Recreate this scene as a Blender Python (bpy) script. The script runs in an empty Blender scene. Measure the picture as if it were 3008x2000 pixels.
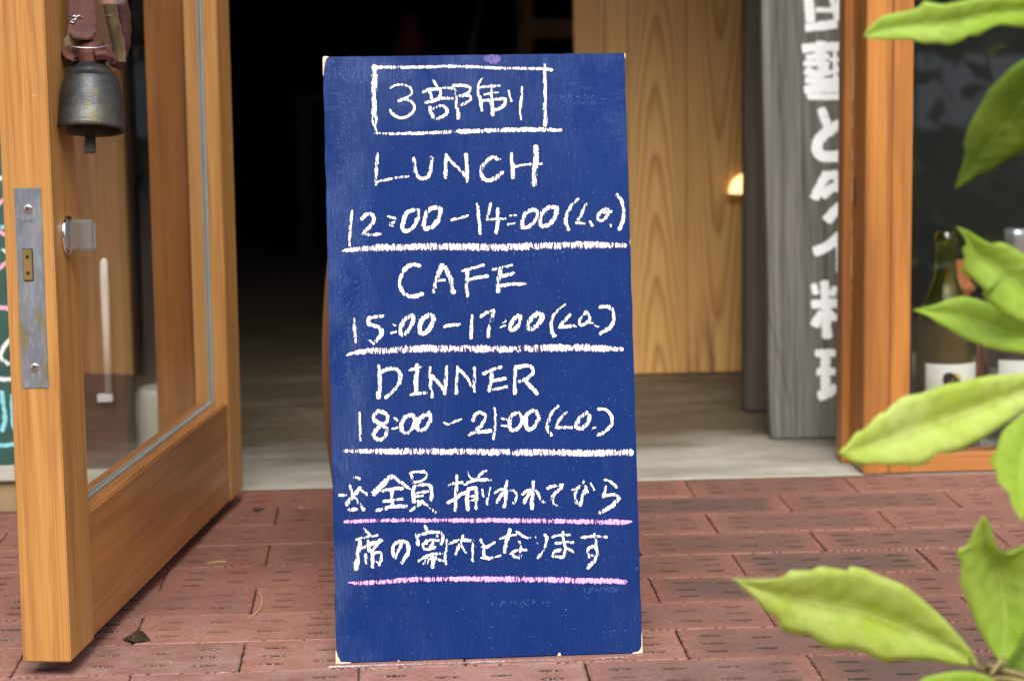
import bpy, bmesh, math, random
from mathutils import Vector, Matrix, Euler, noise as mnoise

# ---------------------------------------------------------------- camera, sky, sun, exposure
S = bpy.context.scene
COL = bpy.context.collection
R = math.radians
cam_d = bpy.data.cameras.new("camera"); cam = bpy.data.objects.new("camera", cam_d); COL.objects.link(cam)
S.camera = cam
cam_d.sensor_width = 36.0; cam_d.sensor_fit = 'HORIZONTAL'; cam_d.lens = 77.79
cam_d.clip_start = 0.05; cam_d.clip_end = 400
cam_d.dof.use_dof = True; cam_d.dof.focus_distance = 2.16; cam_d.dof.aperture_fstop = 6.6
def aim_camera():
    p, y, r = R(7.83), R(3.17), R(0.74)
    fwd = Vector((math.sin(y)*math.cos(p), math.cos(y)*math.cos(p), -math.sin(p)))
    rt = Vector((math.cos(y), -math.sin(y), 0)); dn = fwd.cross(rt)
    r2 = math.cos(r)*rt + math.sin(r)*dn; d2 = -math.sin(r)*rt + math.cos(r)*dn
    m = Matrix((r2, -d2, -fwd)).transposed().to_4x4(); m.translation = Vector((0, 0, 0.594))
    cam.matrix_world = m
aim_camera()

SUN_EL, SUN_AZ = R(53), R(181)          # azimuth from +Y towards +X : behind the camera, a little left
w = bpy.data.worlds.new("World"); S.world = w; w.use_nodes = True
nt = w.node_tree; nt.nodes.clear()
o = nt.nodes.new('ShaderNodeOutputWorld'); bg = nt.nodes.new('ShaderNodeBackground')
sk = nt.nodes.new('ShaderNodeTexSky'); sk.sky_type = 'NISHITA'; sk.sun_disc = False
sk.sun_elevation = SUN_EL; sk.sun_rotation = SUN_AZ; sk.dust_density = 4.0; sk.air_density = 1.2; sk.ozone_density = 1.0
hs = nt.nodes.new('ShaderNodeHueSaturation'); hs.inputs['Saturation'].default_value = 0.38
nt.links.new(sk.outputs[0], hs.inputs['Color']); nt.links.new(hs.outputs[0], bg.inputs[0]); nt.links.new(bg.outputs[0], o.inputs[0])
bg.inputs[1].default_value = 0.15
sd = bpy.data.lights.new("sun", 'SUN'); sun = bpy.data.objects.new("sun", sd); COL.objects.link(sun)
sd.energy = 1.5; sd.angle = R(30); sd.color = (1.0, 0.96, 0.90)
sdir = Vector((math.sin(SUN_AZ)*math.cos(SUN_EL), math.cos(SUN_AZ)*math.cos(SUN_EL), math.sin(SUN_EL)))
sun.rotation_euler = sdir.to_track_quat('Z', 'Y').to_euler(); sun.location = sdir*6
S.view_settings.view_transform = 'Standard'; S.view_settings.look = 'None'
S.view_settings.gamma = 1.0; S.view_settings.exposure = 0.95
S.render.engine = 'CYCLES'
S.cycles.max_bounces = 10; S.cycles.transmission_bounces = 10; S.cycles.transparent_max_bounces = 24

# ---------------------------------------------------------------- helpers
def finish(me, name, mat, parent=None, smooth=False, label=None, kind=None):
    ob = bpy.data.objects.new(name, me); COL.objects.link(ob)
    for m in (mat if isinstance(mat, (list, tuple)) else [mat]): me.materials.append(m)
    if smooth:
        for p in me.polygons: p.use_smooth = True
    if parent is not None: ob.parent = parent
    if label: ob['label'] = label
    if kind: ob['kind'] = kind
    return ob
def obj(name, bm, mat, parent=None, smooth=False, label=None, kind=None):
    me = bpy.data.meshes.new(name); bm.normal_update(); bm.to_mesh(me); bm.free()
    return finish(me, name, mat, parent, smooth, label, kind)
def empty(name, loc, label, cat, group=None, rotz=0):
    e = bpy.data.objects.new(name, None); COL.objects.link(e); e.location = loc; e.rotation_euler = (0, 0, rotz)
    e.empty_display_size = 0.05
    tag(e, label, cat, group); return e
def tag(ob, label=None, cat=None, group=None, kind=None):
    if label: ob['label'] = label
    if cat: ob['category'] = cat
    if group: ob['group'] = group
    if kind: ob['kind'] = kind
    return ob
def add_box(bm, x0, x1, y0, y1, z0, z1, bev=0.0, mat=None):
    r = bmesh.ops.create_cube(bm, size=1.0)
    vs = r['verts']
    for v in vs:
        v.co = Vector((x0+(v.co.x+.5)*(x1-x0), y0+(v.co.y+.5)*(y1-y0), z0+(v.co.z+.5)*(z1-z0)))
    if bev > 0:
        es = list({e for v in vs for e in v.link_edges})
        bmesh.ops.bevel(bm, geom=es, offset=bev, segments=2, affect='EDGES')
    return vs
def box(name, x0, x1, y0, y1, z0, z1, mat, parent=None, bev=0.0, label=None, kind=None):
    bm = bmesh.new(); add_box(bm, x0, x1, y0, y1, z0, z1, bev); return obj(name, bm, mat, parent, label=label, kind=kind)
def lathe(bm, prof, seg=48, cx=0, cy=0, cap0=False, cap1=False, wob=None):
    rings = []
    for (r, z) in prof:
        ring = []
        for k in range(seg):
            a = 2*math.pi*k/seg; rr = r*(1+(wob(a, z) if wob else 0))
            ring.append(bm.verts.new((cx+rr*math.cos(a), cy+rr*math.sin(a), z)))
        rings.append(ring)
    for A, B in zip(rings, rings[1:]):
        for k in range(seg): bm.faces.new((A[k], A[(k+1) % seg], B[(k+1) % seg], B[k]))
    if cap0: bm.faces.new(list(reversed(rings[0])))
    if cap1: bm.faces.new(rings[-1])
def tube(bm, pts, rad, seg=8, cap=True):
    pts = [Vector(p) for p in pts]; rings = []
    rads = rad if isinstance(rad, (list, tuple)) else [rad]*len(pts)
    up = Vector((0.13, 0.31, 0.94)); 
    for i, p in enumerate(pts):
        t = (pts[min(i+1, len(pts)-1)]-pts[max(i-1, 0)]).normalized()
        a = t.cross(up); 
        if a.length < 1e-4: a = t.cross(Vector((1, 0, 0)))
        a.normalize(); b = t.cross(a); up = b.cross(t) if False else up
        rings.append([bm.verts.new(p+(a*math.cos(2*math.pi*k/seg)+b*math.sin(2*math.pi*k/seg))*rads[i]) for k in range(seg)])
    for A, B in zip(rings, rings[1:]):
        for k in range(seg): bm.faces.new((A[k], A[(k+1) % seg], B[(k+1) % seg], B[k]))
    if cap: bm.faces.new(rings[0]); bm.faces.new(list(reversed(rings[-1])))
def spline(ps, n=6):
    ps = [Vector(p) for p in ps]; out = []
    for i in range(len(ps)-1):
        p0, p1, p2, p3 = ps[max(i-1, 0)], ps[i], ps[i+1], ps[min(i+2, len(ps)-1)]
        for k in range(n):
            t = k/n
            out.append(0.5*((2*p1)+(p2-p0)*t+(2*p0-5*p1+4*p2-p3)*t*t+(-p0+3*p1-3*p2+p3)*t**3))
    out.append(ps[-1]); return out
def prism(bm, poly, z0, z1, axis='Z'):
    def c(a, b, h): return (a, b, h) if axis == 'Z' else ((a, h, b) if axis == 'Y' else (h, a, b))
    A = [bm.verts.new(c(a, b, z0)) for a, b in poly]; B = [bm.verts.new(c(a, b, z1)) for a, b in poly]
    n = len(poly)
    bm.faces.new(A); bm.faces.new(list(reversed(B)))
    for k in range(n): bm.faces.new((A[k], B[k], B[(k+1) % n], A[(k+1) % n]))
    bmesh.ops.recalc_face_normals(bm, faces=bm.faces)

# ---------------------------------------------------------------- materials
class NT:
    def __init__(s, name):
        s.m = bpy.data.materials.new(name); s.m.use_nodes = True; s.t = s.m.node_tree; s.t.nodes.clear()
        s.out = s.n('OutputMaterial')
    def n(s, typ, **kw):
        nd = s.t.nodes.new('ShaderNode'+typ)
        for k, v in kw.items():
            if k[0].isupper() or k[0] == '_':
                key = k.lstrip('_').replace('_', ' ')
                key = int(key) if key.isdigit() else key
                s.put(nd.inputs[key], v)
            else: setattr(nd, k, v)
        return nd
    def put(s, inp, v):
        if isinstance(v, bpy.types.NodeSocket): s.t.links.new(v, inp)
        elif isinstance(v, bpy.types.Node): s.t.links.new(v.outputs[0], inp)
        else:
            if isinstance(v, (tuple, list)) and len(v) == 3 and inp.type == 'RGBA': v = (*v, 1)
            inp.default_value = v
    def ramp(s, fac, stops, interp='LINEAR'):
        r = s.n('ValToRGB'); r.color_ramp.interpolation = interp; s.put(r.inputs[0], fac)
        el = r.color_ramp.elements
        while len(el) < len(stops): el.new(0.5)
        for e, (p, c) in zip(el, stops):
            e.position = p; e.color = (*c, 1) if isinstance(c, (tuple, list)) else (c, c, c, 1)
        return r.outputs[0]
    def coord(s, scale=(1, 1, 1), rnd=0.0, rot=(0, 0, 0), src='Object', loc=(0, 0, 0)):
        tc = s.n('TexCoord').outputs[src]
        if rnd:
            oi = s.n('ObjectInfo').outputs['Random']
            cb = s.n('CombineXYZ', X=s.math('MULTIPLY', oi, rnd), Y=s.math('MULTIPLY', oi, rnd*1.7), Z=s.math('MULTIPLY', oi, rnd*.6))
            tc = s.n('VectorMath', operation='ADD', _0=tc, _1=cb.outputs[0]).outputs[0]
        return s.n('Mapping', Vector=tc, Scale=scale, Rotation=rot, Location=loc).outputs[0]
    def noise(s, vec, scale=5.0, detail=4.0, rough=0.55, dist=0.0):
        return s.n('TexNoise', Vector=vec, Scale=scale, Detail=detail, Roughness=rough, Distortion=dist).outputs['Fac']
    def math(s, op, a, b=0.0, c=None, clamp=False):
        nd = s.n('Math', operation=op); nd.use_clamp = clamp; s.put(nd.inputs[0], a); s.put(nd.inputs[1], b)
        if c is not None: s.put(nd.inputs[2], c)
        return nd.outputs[0]
    def mix(s, fac, a, b, blend='MIX'):
        nd = s.n('Mix', data_type='RGBA', blend_type=blend); s.put(nd.inputs[0], fac); s.put(nd.inputs[6], a); s.put(nd.inputs[7], b)
        return nd.outputs[2]
    def bump(s, h, strength=0.3, dist=0.001, normal=None):
        nd = s.n('Bump', Height=h, Strength=strength, Distance=dist)
        if normal is not None: s.put(nd.inputs['Normal'], normal)
        return nd.outputs[0]
    def bsdf(s, color, rough=0.5, normal=None, **kw):
        b = s.n('BsdfPrincipled'); s.put(b.inputs['Base Color'], color); s.put(b.inputs['Roughness'], rough)
        if normal is not None: s.put(b.inputs['Normal'], normal)
        for k, v in kw.items(): s.put(b.inputs[k.replace('_', ' ')], v)
        s.t.links.new(b.outputs[0], s.out.inputs[0]); return b

def simple(name, c, rough=0.5, var=0.0, scale=20, metallic=0.0, bump=0.0, **kw):
    t = NT(name); col = c
    if var:
        n = t.noise(t.coord(rnd=3.0), scale, 5)
        col = t.ramp(n, [(0.3, tuple(x*(1-var) for x in c)), (0.7, tuple(min(1, x*(1+var)) for x in c))])
    nm = t.bump(t.noise(t.coord(), scale*6, 4), bump, 0.001) if bump else None
    t.bsdf(col, rough, nm, Metallic=metallic, **kw); return t.m

def wood(name, light, mid, dark, axis='Z', wamt=.10, lines=.55, rough=0.5, fine=1.0, rings=9.0, ring_amt=0.5, stain=0.25, bump=0.25, stretch=0.05, coat=0.0, dirt=None):
    t = NT(name)
    ax = {'X': 0, 'Y': 1, 'Z': 2}[axis]
    def sc(a, b): v = [a, a, a]; v[ax] = b; return tuple(v)
    # growth rings: long ellipsoid shells, disturbed
    base = t.coord(sc(1, stretch), rnd=2.3)
    warp = t.n('TexNoise', Vector=t.coord(sc(7, .8), rnd=1.9), Scale=1.0, Detail=3.0)
    wv = t.n('VectorMath', operation='SCALE', _0=warp.outputs['Color'], Scale=wamt).outputs[0]
    v = t.n('VectorMath', operation='ADD', _0=base, _1=wv).outputs[0]
    w = t.n('TexWave', wave_type='RINGS', rings_direction='SPHERICAL', wave_profile='SIN', Vector=v, Scale=rings, Distortion=1.2, Detail=2.0)
    ring = t.ramp(w.outputs['Fac'], [(0.0, 0.0), (0.55, 0.12), (0.9, 1.0), (1.0, 0.55)])
    f1 = t.noise(t.coord(sc(220*fine, 5*fine), rnd=1.1), 1.0, 5, 0.65)
    f2 = t.noise(t.coord(sc(55*fine, 1.6*fine), rnd=1.7), 1.0, 4, 0.6)
    g = t.math('ADD', t.math('MULTIPLY', f1, 0.45), t.math('MULTIPLY', f2, 0.55))
    c = t.ramp(g, [(0.30, dark), (0.48, mid), (0.68, light)])
    c = t.mix(t.math('MULTIPLY', ring, ring_amt), c, dark)
    ct = t.noise(t.coord(sc(70*fine, .9*fine), rnd=2.9), 1.0, 2, 0.5)
    ln = t.math('MAXIMUM', t.ramp(ct, [(.455, 0.), (.470, 1.), (.485, 0.)]), t.math('MAXIMUM', t.ramp(ct, [(.535, 0.), (.548, .8), (.562, 0.)]), t.ramp(ct, [(.600, 0.), (.614, .7), (.628, 0.)])))
    c = t.mix(t.math('MULTIPLY', ln, lines), c, dark)
    big = t.noise(t.coord(sc(6, 2.2), rnd=4.1), 1.0, 4)
    c = t.mix(t.math('MULTIPLY', t.ramp(big, [(0.45, 0.0), (0.7, 1.0)]), stain), c, tuple(x*.45 for x in mid))
    if dirt:
        dn = t.noise(t.coord((60, 60, 60), rnd=2), 1.0, 6, 0.7)
        c = t.mix(t.ramp(dn, [(0.66, 0.0), (0.72, 0.5)]), c, dirt)
    nm = t.bump(t.math('SUBTRACT', g, t.math('MULTIPLY', ring, 0.3)), bump, 0.0008)
    rg = t.ramp(f2, [(0.3, min(1, rough+.12)), (0.7, rough)])
    t.bsdf(c, rg, nm, Coat_Weight=coat, Coat_Roughness=0.25)
    return t.m

M = {}
M['door'] = wood('door_wood', (.57, .300, .092), (.455, .220, .056), (.25, .095, .020), rough=0.45, rings=26, ring_amt=.30, stain=.20, lines=.62, fine=1.25, coat=.1, dirt=(.75, .62, .42))
M['rail'] = wood('rail_wood', (.50, .228, .066), (.39, .158, .042), (.20, .072, .019), axis='Y', rough=0.42, rings=13, ring_amt=.35, stain=.50, lines=.3, coat=.2, dirt=(.6, .45, .3))
M['jamb'] = wood('jamb_wood', (.57, .245, .055), (.43, .165, .034), (.22, .068, .014), rough=0.42, fine=1.2, lines=.4, rings=20, ring_amt=.35, stain=.35, coat=.2)
M['jamb_h'] = wood('jamb_wood_level', (.56, .25, .075), (.42, .165, .045), (.22, .075, .02), axis='X', rough=0.45, rings=14, ring_amt=.35, stain=.4)
M['grey_plank'] = wood('weathered_wood', (.225, .215, .195), (.145, .138, .125), (.038, .035, .031), rough=0.85, fine=1.5, rings=24, ring_amt=.40, stain=.5, bump=.9, stretch=.10)
M['dark_plank'] = wood('dark_weathered_wood', (.115, .098, .075), (.078, .065, .048), (.035, .028, .022), rough=0.85, rings=10, ring_amt=.3, stain=.3, bump=.6, dirt=(.3, .3, .28))
M['brown_wood'] = wood('old_brown_wood', (.32, .15, .06), (.22, .095, .035), (.10, .04, .015), rough=0.5, rings=9, ring_amt=.4)
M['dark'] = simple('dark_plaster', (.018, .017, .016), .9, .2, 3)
M['ceiling'] = simple('facade_plaster', (.34, .31, .27), .9, .1, 3)
M['shade_curtain'] = simple('indigo_cloth', (.03, .035, .07), .9, .2, 30)
M['chrome'] = simple('chrome_metal', (.80, .80, .79), .10, metallic=1.0)
def mat_knob():
    t = NT('satin_lever_metal'); x = t.n('SeparateXYZ', Vector=t.n('TexCoord').outputs['Object']).outputs['X']
    g = t.math('ABSOLUTE', t.math('SUBTRACT', x, .0150)); line = t.math('MAXIMUM', t.ramp(g, [(.0, 0.), (.0009, 0.), (.0012, 1.), (.0016, 0.)], 'CONSTANT'), 0.0)
    c = t.mix(t.math('MULTIPLY', line, .8), (.52, .54, .52), (.05, .05, .05))  # dark stripes painted in for the vertical reflections on the knob
    t.bsdf(c, .22, None, Metallic=.92); return t.m
M['satin'] = mat_knob()
M['steel'] = simple('brushed_steel', (.74, .75, .72), .30, metallic=1.0)
M['brass'] = simple('brass_bolt', (.48, .36, .14), .38, .15, 60, metallic=.9)
M['screw'] = simple('screw_metal', (.62, .60, .55), .25, metallic=1.0)
M['black'] = simple('black_slot', (.01, .01, .01), .6)
M['seal'] = simple('grey_glazing_seal', (.24, .26, .24), .95, .12, 40)
M['terracotta'] = simple('orange_terracotta', (.62, .20, .07), .6, .15, 20)
M['white_pot'] = simple('white_glazed_pot', (.62, .62, .53), .35, .08, 30)
M['white_bar'] = simple('white_reflection_bar', (.82, .82, .84), .35)
M['grey_metal'] = simple('dull_grey_metal', (.25, .25, .26), .4, metallic=.6)
M['red_cloth'] = simple('dark_red_cloth', (.12, .006, .006), .8, .2, 20)
M['straw'] = simple('dry_straw', (.50, .36, .16), .7, .2, 90)
M['dry_leaf'] = simple('dry_brown_leaf', (.030, .022, .010), .55, .5, 60, bump=.4)
M['black_ink'] = simple('black_ink', (.012, .013, .015), .35)
M['yellow_ink'] = simple('yellow_ink', (.72, .58, .08), .5)
M['label_paper'] = simple('cream_label_paper', (.90, .88, .82), .6, .03, 40)
M['red_brown'] = simple('red_brown_pier', (.080, .018, .011), .6, .25, 12, bump=.2)
M['apron'] = simple('dim_brown_board', (.16, .10, .075), .7, .25, 10)
M['tan_wood'] = simple('tan_rail_wood', (.27, .19, .10), .6, .2, 20)
M['stone'] = simple('pale_stone', (.42, .40, .33), .8, .15, 18, bump=.2)
M['gravel'] = simple('window_gravel', (.26, .25, .22), .8, .5, 40)
M['asphalt'] = simple('asphalt', (.11, .11, .11), .9, .15, 30, bump=.3)
M['pale_slope'] = simple('pale_slope_face', (.74, .79, .86), .8, .08, 12)

# chrome lever cap etc. share 'chrome'
def mat_faceplate():
    t = NT('lock_faceplate_steel')
    c = t.coord()
    n = t.noise(t.coord((40, 40, 14)), 1.0, 5, 0.6)
    n2 = t.noise(t.coord((300, 300, 90)), 1.0, 4, 0.6)
    sep = t.n('SeparateXYZ', Vector=c)
    col = t.ramp(n, [(0.35, (.20, .235, .28)), (0.65, (.31, .345, .385))])
    col = t.mix(t.math('MULTIPLY', t.ramp(n2, [(0.5, 0), (0.7, 1)]), .35), col, (.55, .56, .56))
    # green-yellow tarnish in the lower third
    low = t.ramp(sep.outputs['Z'], [(0.0, 1.0), (0.068, 0.9), (0.105, 0.0)])
    st = t.noise(t.coord((70, 70, 26), loc=(3, 1, 2)), 1.0, 3, 0.5)
    col = t.mix(t.math('MULTIPLY', low, t.ramp(st, [(0.50, 0.0), (0.62, .75)])), col, (.27, .25, .07))
    t.bsdf(col, t.ramp(n, [(.3, .28), (.7, .42)]), t.bump(n2, .15, .0003), Metallic=.55); return t.m
M['faceplate'] = mat_faceplate()

def mat_glass(name, tint=(1, 1, 1), rough=0.0, dusty=0.0, trans=1.0):
    t = NT(name)
    g = t.n('BsdfPrincipled'); t.put(g.inputs['Base Color'], tint); t.put(g.inputs['Roughness'], rough)
    t.put(g.inputs['Transmission Weight'], trans); t.put(g.inputs['IOR'], 1.5)
    if dusty:
        n = t.noise(t.coord((25, 25, 8)), 1.0, 6, .7)
        d = t.n('BsdfDiffuse', Color=(.6, .6, .6))
        mx = t.n('MixShader'); t.put(mx.inputs[0], t.math('MULTIPLY', t.ramp(n, [(.45, .1), (.75, 1.)]), dusty)); t.put(mx.inputs[1], g.outputs[0]); t.put(mx.inputs[2], d.outputs[0])
        t.t.links.new(mx.outputs[0], t.out.inputs[0])
    else: t.t.links.new(g.outputs[0], t.out.inputs[0])
    return t.m
M['glass'] = mat_glass('window_glass', (.95, .98, .96), 0, .022)
M['clean_glass'] = mat_glass('clean_window_glass', (.95, .98, .96), 0, 0)
M['green_glass'] = mat_glass('olive_bottle_glass', (.50, .54, .05), trans=.95)
M['clear_glass'] = mat_glass('clear_bottle_glass', (.88, .90, .92))

def mat_brick():
    t = NT('fired_brick')
    info = t.n('ObjectInfo'); rnd = info.outputs['Random']; blot = t.n('SeparateColor', Color=info.outputs['Color'])
    c = t.coord(rnd=3.0)
    n = t.noise(t.coord((14, 14, 14), rnd=5), 1.0, 5, .6)
    n2 = t.noise(t.coord((160, 160, 160), rnd=5), 1.0, 5, .7)
    base = t.ramp(n, [(.3, (.190, .072, .048)), (.5, (.240, .094, .064)), (.7, (.290, .124, .090))])
    base = t.mix(t.math('MULTIPLY', t.math('FRACT', t.math('MULTIPLY', rnd, 7.3)), .45), base, (.150, .072, .056))
    base = t.mix(t.math('MULTIPLY', t.math('FRACT', t.math('MULTIPLY', rnd, 13.7)), .30), base, (.33, .150, .105))
    # reduction-fired grey heart of the brick, edges stay orange
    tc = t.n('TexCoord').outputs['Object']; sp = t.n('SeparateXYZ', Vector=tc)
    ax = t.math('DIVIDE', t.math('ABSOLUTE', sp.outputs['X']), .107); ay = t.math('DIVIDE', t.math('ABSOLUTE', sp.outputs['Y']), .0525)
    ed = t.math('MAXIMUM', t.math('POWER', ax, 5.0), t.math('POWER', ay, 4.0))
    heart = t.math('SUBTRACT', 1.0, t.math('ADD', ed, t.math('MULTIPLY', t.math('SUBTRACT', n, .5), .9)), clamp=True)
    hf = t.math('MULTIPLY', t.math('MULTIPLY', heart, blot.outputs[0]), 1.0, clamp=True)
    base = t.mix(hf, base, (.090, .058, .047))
    base = t.mix(t.ramp(n2, [(.35, .45), (.62, 0.)]), base, (.10, .036, .026))
    # pale chalky dust, heavier where set per brick
    dn = t.noise(t.coord((420, 420, 420), src='Object', rnd=7), 1.0, 3, .8)
    dm = t.noise(t.coord((30, 30, 30), rnd=9), 1.0, 3, .6)
    dust = t.math('MULTIPLY', t.ramp(dn, [(.60, 0.), (.70, 1.)]), t.math('MULTIPLY', t.ramp(dm, [(.40, 0.), (.62, 1.)]), blot.outputs[1]))
    base = t.mix(dust, base, (.62, .58, .56))
    film = t.math('MULTIPLY', t.ramp(dm, [(.35, .2), (.7, 1.)]), t.math('MULTIPLY', blot.outputs[1], .30))
    base = t.mix(film, base, (.40, .29, .27))
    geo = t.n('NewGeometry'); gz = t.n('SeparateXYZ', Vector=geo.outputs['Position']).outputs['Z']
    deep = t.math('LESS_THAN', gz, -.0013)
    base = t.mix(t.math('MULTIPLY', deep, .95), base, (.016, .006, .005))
    grit = t.math('MULTIPLY', t.math('MULTIPLY', deep, t.ramp(dn, [(.52, 0.), (.60, 1.)])), t.math('MULTIPLY', blot.outputs[1], 1.3), clamp=True)
    base = t.mix(grit, base, (.52, .49, .42))
    h = t.math('ADD', t.math('MULTIPLY', n2, .5), t.math('MULTIPLY', n, .8))
    t.bsdf(base, t.ramp(n2, [(.3, .75), (.7, .52)]), t.bump(h, .35, .0012)); return t.m
M['brick'] = mat_brick()
def mat_bed():
    t = NT('jointing_sand'); n = t.noise(t.coord((300, 300, 300)), 1, 4, .8); n2 = t.noise(t.coord((9, 9, 9)), 1, 3)
    c = t.ramp(n, [(.35, (.060, .034, .026)), (.58, (.15, .085, .066)), (.68, (.36, .31, .27))])
    t.bsdf(c, .95, t.bump(n, .8, .002)); return t.m
M['floor_slab'] = None
M['bed'] = mat_bed()
def mat_concrete():
    t = NT('worn_concrete')
    n = t.noise(t.coord((4, 9, 4)), 1, 6, .65, .4); n2 = t.noise(t.coord((22, 45, 22)), 1, 5, .7); n3 = t.noise(t.coord((250, 250, 250)), 1, 3, .7)
    c = t.ramp(n, [(.32, (.17, .155, .125)), (.5, (.28, .265, .225)), (.68, (.40, .39, .35))])
    c = t.mix(t.ramp(n2, [(.40, .55), (.62, 0.)]), c, (.15, .13, .09))
    c = t.mix(t.ramp(n2, [(.60, .0), (.75, .5)]), c, (.48, .47, .43))
    t.bsdf(c, t.ramp(n, [(.3, .45), (.7, .62)]), t.bump(t.math('ADD', n2, t.math('MULTIPLY', n3, .3)), .25, .0015)); return t.m
M['concrete'] = mat_concrete()
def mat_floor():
    # pale band at the threshold, blending to darker brown concrete further in
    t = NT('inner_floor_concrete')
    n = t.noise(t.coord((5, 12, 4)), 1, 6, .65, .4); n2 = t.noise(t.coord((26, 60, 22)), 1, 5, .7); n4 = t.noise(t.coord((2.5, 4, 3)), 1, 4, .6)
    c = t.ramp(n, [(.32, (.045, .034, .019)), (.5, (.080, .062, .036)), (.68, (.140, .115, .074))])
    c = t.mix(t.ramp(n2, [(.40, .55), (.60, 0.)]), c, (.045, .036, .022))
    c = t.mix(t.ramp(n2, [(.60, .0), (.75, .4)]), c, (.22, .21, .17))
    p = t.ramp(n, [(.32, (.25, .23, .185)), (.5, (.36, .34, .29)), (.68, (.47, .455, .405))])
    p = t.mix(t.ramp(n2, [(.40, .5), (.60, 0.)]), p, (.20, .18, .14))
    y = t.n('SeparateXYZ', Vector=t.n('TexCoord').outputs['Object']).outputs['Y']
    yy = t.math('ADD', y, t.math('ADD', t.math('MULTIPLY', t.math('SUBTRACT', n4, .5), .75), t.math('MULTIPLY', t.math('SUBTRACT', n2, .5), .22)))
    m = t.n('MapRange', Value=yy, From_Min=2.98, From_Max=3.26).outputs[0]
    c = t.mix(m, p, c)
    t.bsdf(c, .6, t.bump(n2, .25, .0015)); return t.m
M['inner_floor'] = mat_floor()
def mat_cedar():
    # flat-sawn boards: nested arches down the middle, straight packed grain at the sides
    t = NT('cedar_wood'); tc = t.n('TexCoord').outputs['Object']; info = t.n('ObjectInfo'); pc = t.n('SeparateColor', Color=info.outputs['Color'])
    sp = t.n('SeparateXYZ', Vector=tc); x, z = sp.outputs['X'], sp.outputs['Z']
    n = t.noise(t.coord((9, 9, 1.8), rnd=6), 1, 3, .5); n1 = t.noise(t.coord((30, 30, 3), rnd=4), 1, 3, .5)
    xc = t.math('ADD', t.math('SUBTRACT', x, t.math('SUBTRACT', pc.outputs[0], .5)), t.math('MULTIPLY', t.math('SUBTRACT', n, .5), .030))
    ax = t.math('ABSOLUTE', t.math('MULTIPLY', xc, 46.0))
    par = t.math('POWER', ax, 1.7)
    f = t.math('ADD', t.math('ADD', t.math('MULTIPLY', z, t.math('MULTIPLY', t.math('SUBTRACT', pc.outputs[1], .5), 28.0)), par), t.math('MULTIPLY', n1, .9))
    fr = t.math('FRACT', f)
    late = t.ramp(fr, [(.0, .35), (.10, .0), (.55, .08), (.86, .70), (.94, 1.0), (1.0, .35)])
    fine = t.noise(t.coord((260, 260, 5), rnd=2), 1, 4, .6); big = t.noise(t.coord((12, 12, 2), rnd=3), 1, 3, .5)
    c = t.ramp(big, [(.3, (.68, .370, .120)), (.7, (.80, .480, .175))])
    c = t.mix(t.math('MULTIPLY', late, .80), c, (.36, .140, .032))
    c = t.mix(t.ramp(fine, [(.35, .30), (.55, 0.)]), c, (.34, .17, .06))
    low = t.ramp(z, [(.0, 1.), (.09, .5), (.16, 0.)])
    stn = t.math('MULTIPLY', t.math('MULTIPLY', low, t.ramp(t.noise(t.coord((38, 38, 6), rnd=5), 1, 4, .6), [(.50, 0.), (.62, 1.)])), pc.outputs[2])
    c = t.mix(t.math('MULTIPLY', stn, .75), c, (.16, .05, .015))
    t.bsdf(c, .48, t.bump(fine, .12, .0006), Coat_Weight=.1, Coat_Roughness=.3); return t.m
M['cedar'] = mat_cedar()
def mat_blue():
    t = NT('cobalt_blackboard_paint')
    n = t.noise(t.coord((5, 5, 5)), 1, 4, .55)
    st = t.noise(t.coord((900, 900, 38), rot=(0, R(4), 0)), 1, 4, .7)        # vertical brush streaks
    sh = t.noise(t.coord((45, 45, 800), rot=(0, R(-6), 0)), 1, 3, .7)        # sideways brushing near the top
    sp = t.noise(t.coord((650, 650, 420)), 1, 2, .6)
    cl = t.noise(t.coord((13, 13, 6)), 1, 5, .65, .6)
    xyz = t.n('SeparateXYZ', Vector=t.n('TexCoord').outputs['Object'])
    c = t.ramp(n, [(.3, (.0026, .0172, .103)), (.7, (.0040, .0225, .126))])
    c = t.mix(t.math('MULTIPLY', t.ramp(st, [(.46, 0.), (.70, 1.)]), .10), c, (.05, .11, .34))
    c = t.mix(t.math('MULTIPLY', t.ramp(st, [(.30, 1.), (.44, 0.)]), .35), c, (.009, .028, .15))
    # wiped chalk film, strongest along the left side and the top
    lf = t.ramp(t.math('ADD', xyz.outputs['X'], .15), [(.0, .6), (.06, .10), (.30, .06)])
    tp = t.ramp(xyz.outputs['Z'], [(.44, 0.), (.59, .5)])
    zone = t.math('MAXIMUM', lf, tp)
    film = t.math('MULTIPLY', t.math('MULTIPLY', t.ramp(cl, [(.42, 0.), (.70, 1.)]), t.ramp(st, [(.38, .2), (.62, 1.)])), zone)
    c = t.mix(t.math('MULTIPLY', film, .38), c, (.28, .38, .60))
    ho = t.math('MULTIPLY', t.math('MULTIPLY', t.ramp(sh, [(.52, 0.), (.66, 1.)]), t.ramp(t.noise(t.coord((9, 9, 14), loc=(4, 0, 1)), 1, 2), [(.48, 0), (.6, 1)])), tp)
    c = t.mix(t.math('MULTIPLY', ho, .35), c, (.20, .28, .50))
    c = t.mix(t.math('MULTIPLY', t.ramp(sp, [(.70, 0.), (.74, 1.)]), .55), c, (.36, .44, .62))
    h = t.math('ADD', t.math('MULTIPLY', st, .7), t.math('MULTIPLY', sh, .3))
    t.bsdf(c, t.ramp(cl, [(.3, .5), (.7, .65)]), t.bump(h, .30, .0009), Specular_IOR_Level=.08); return t.m
M['blue'] = mat_blue()
M['chip'] = simple('bare_wood_chip', (.62, .50, .33), .8, .3, 90)

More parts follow.
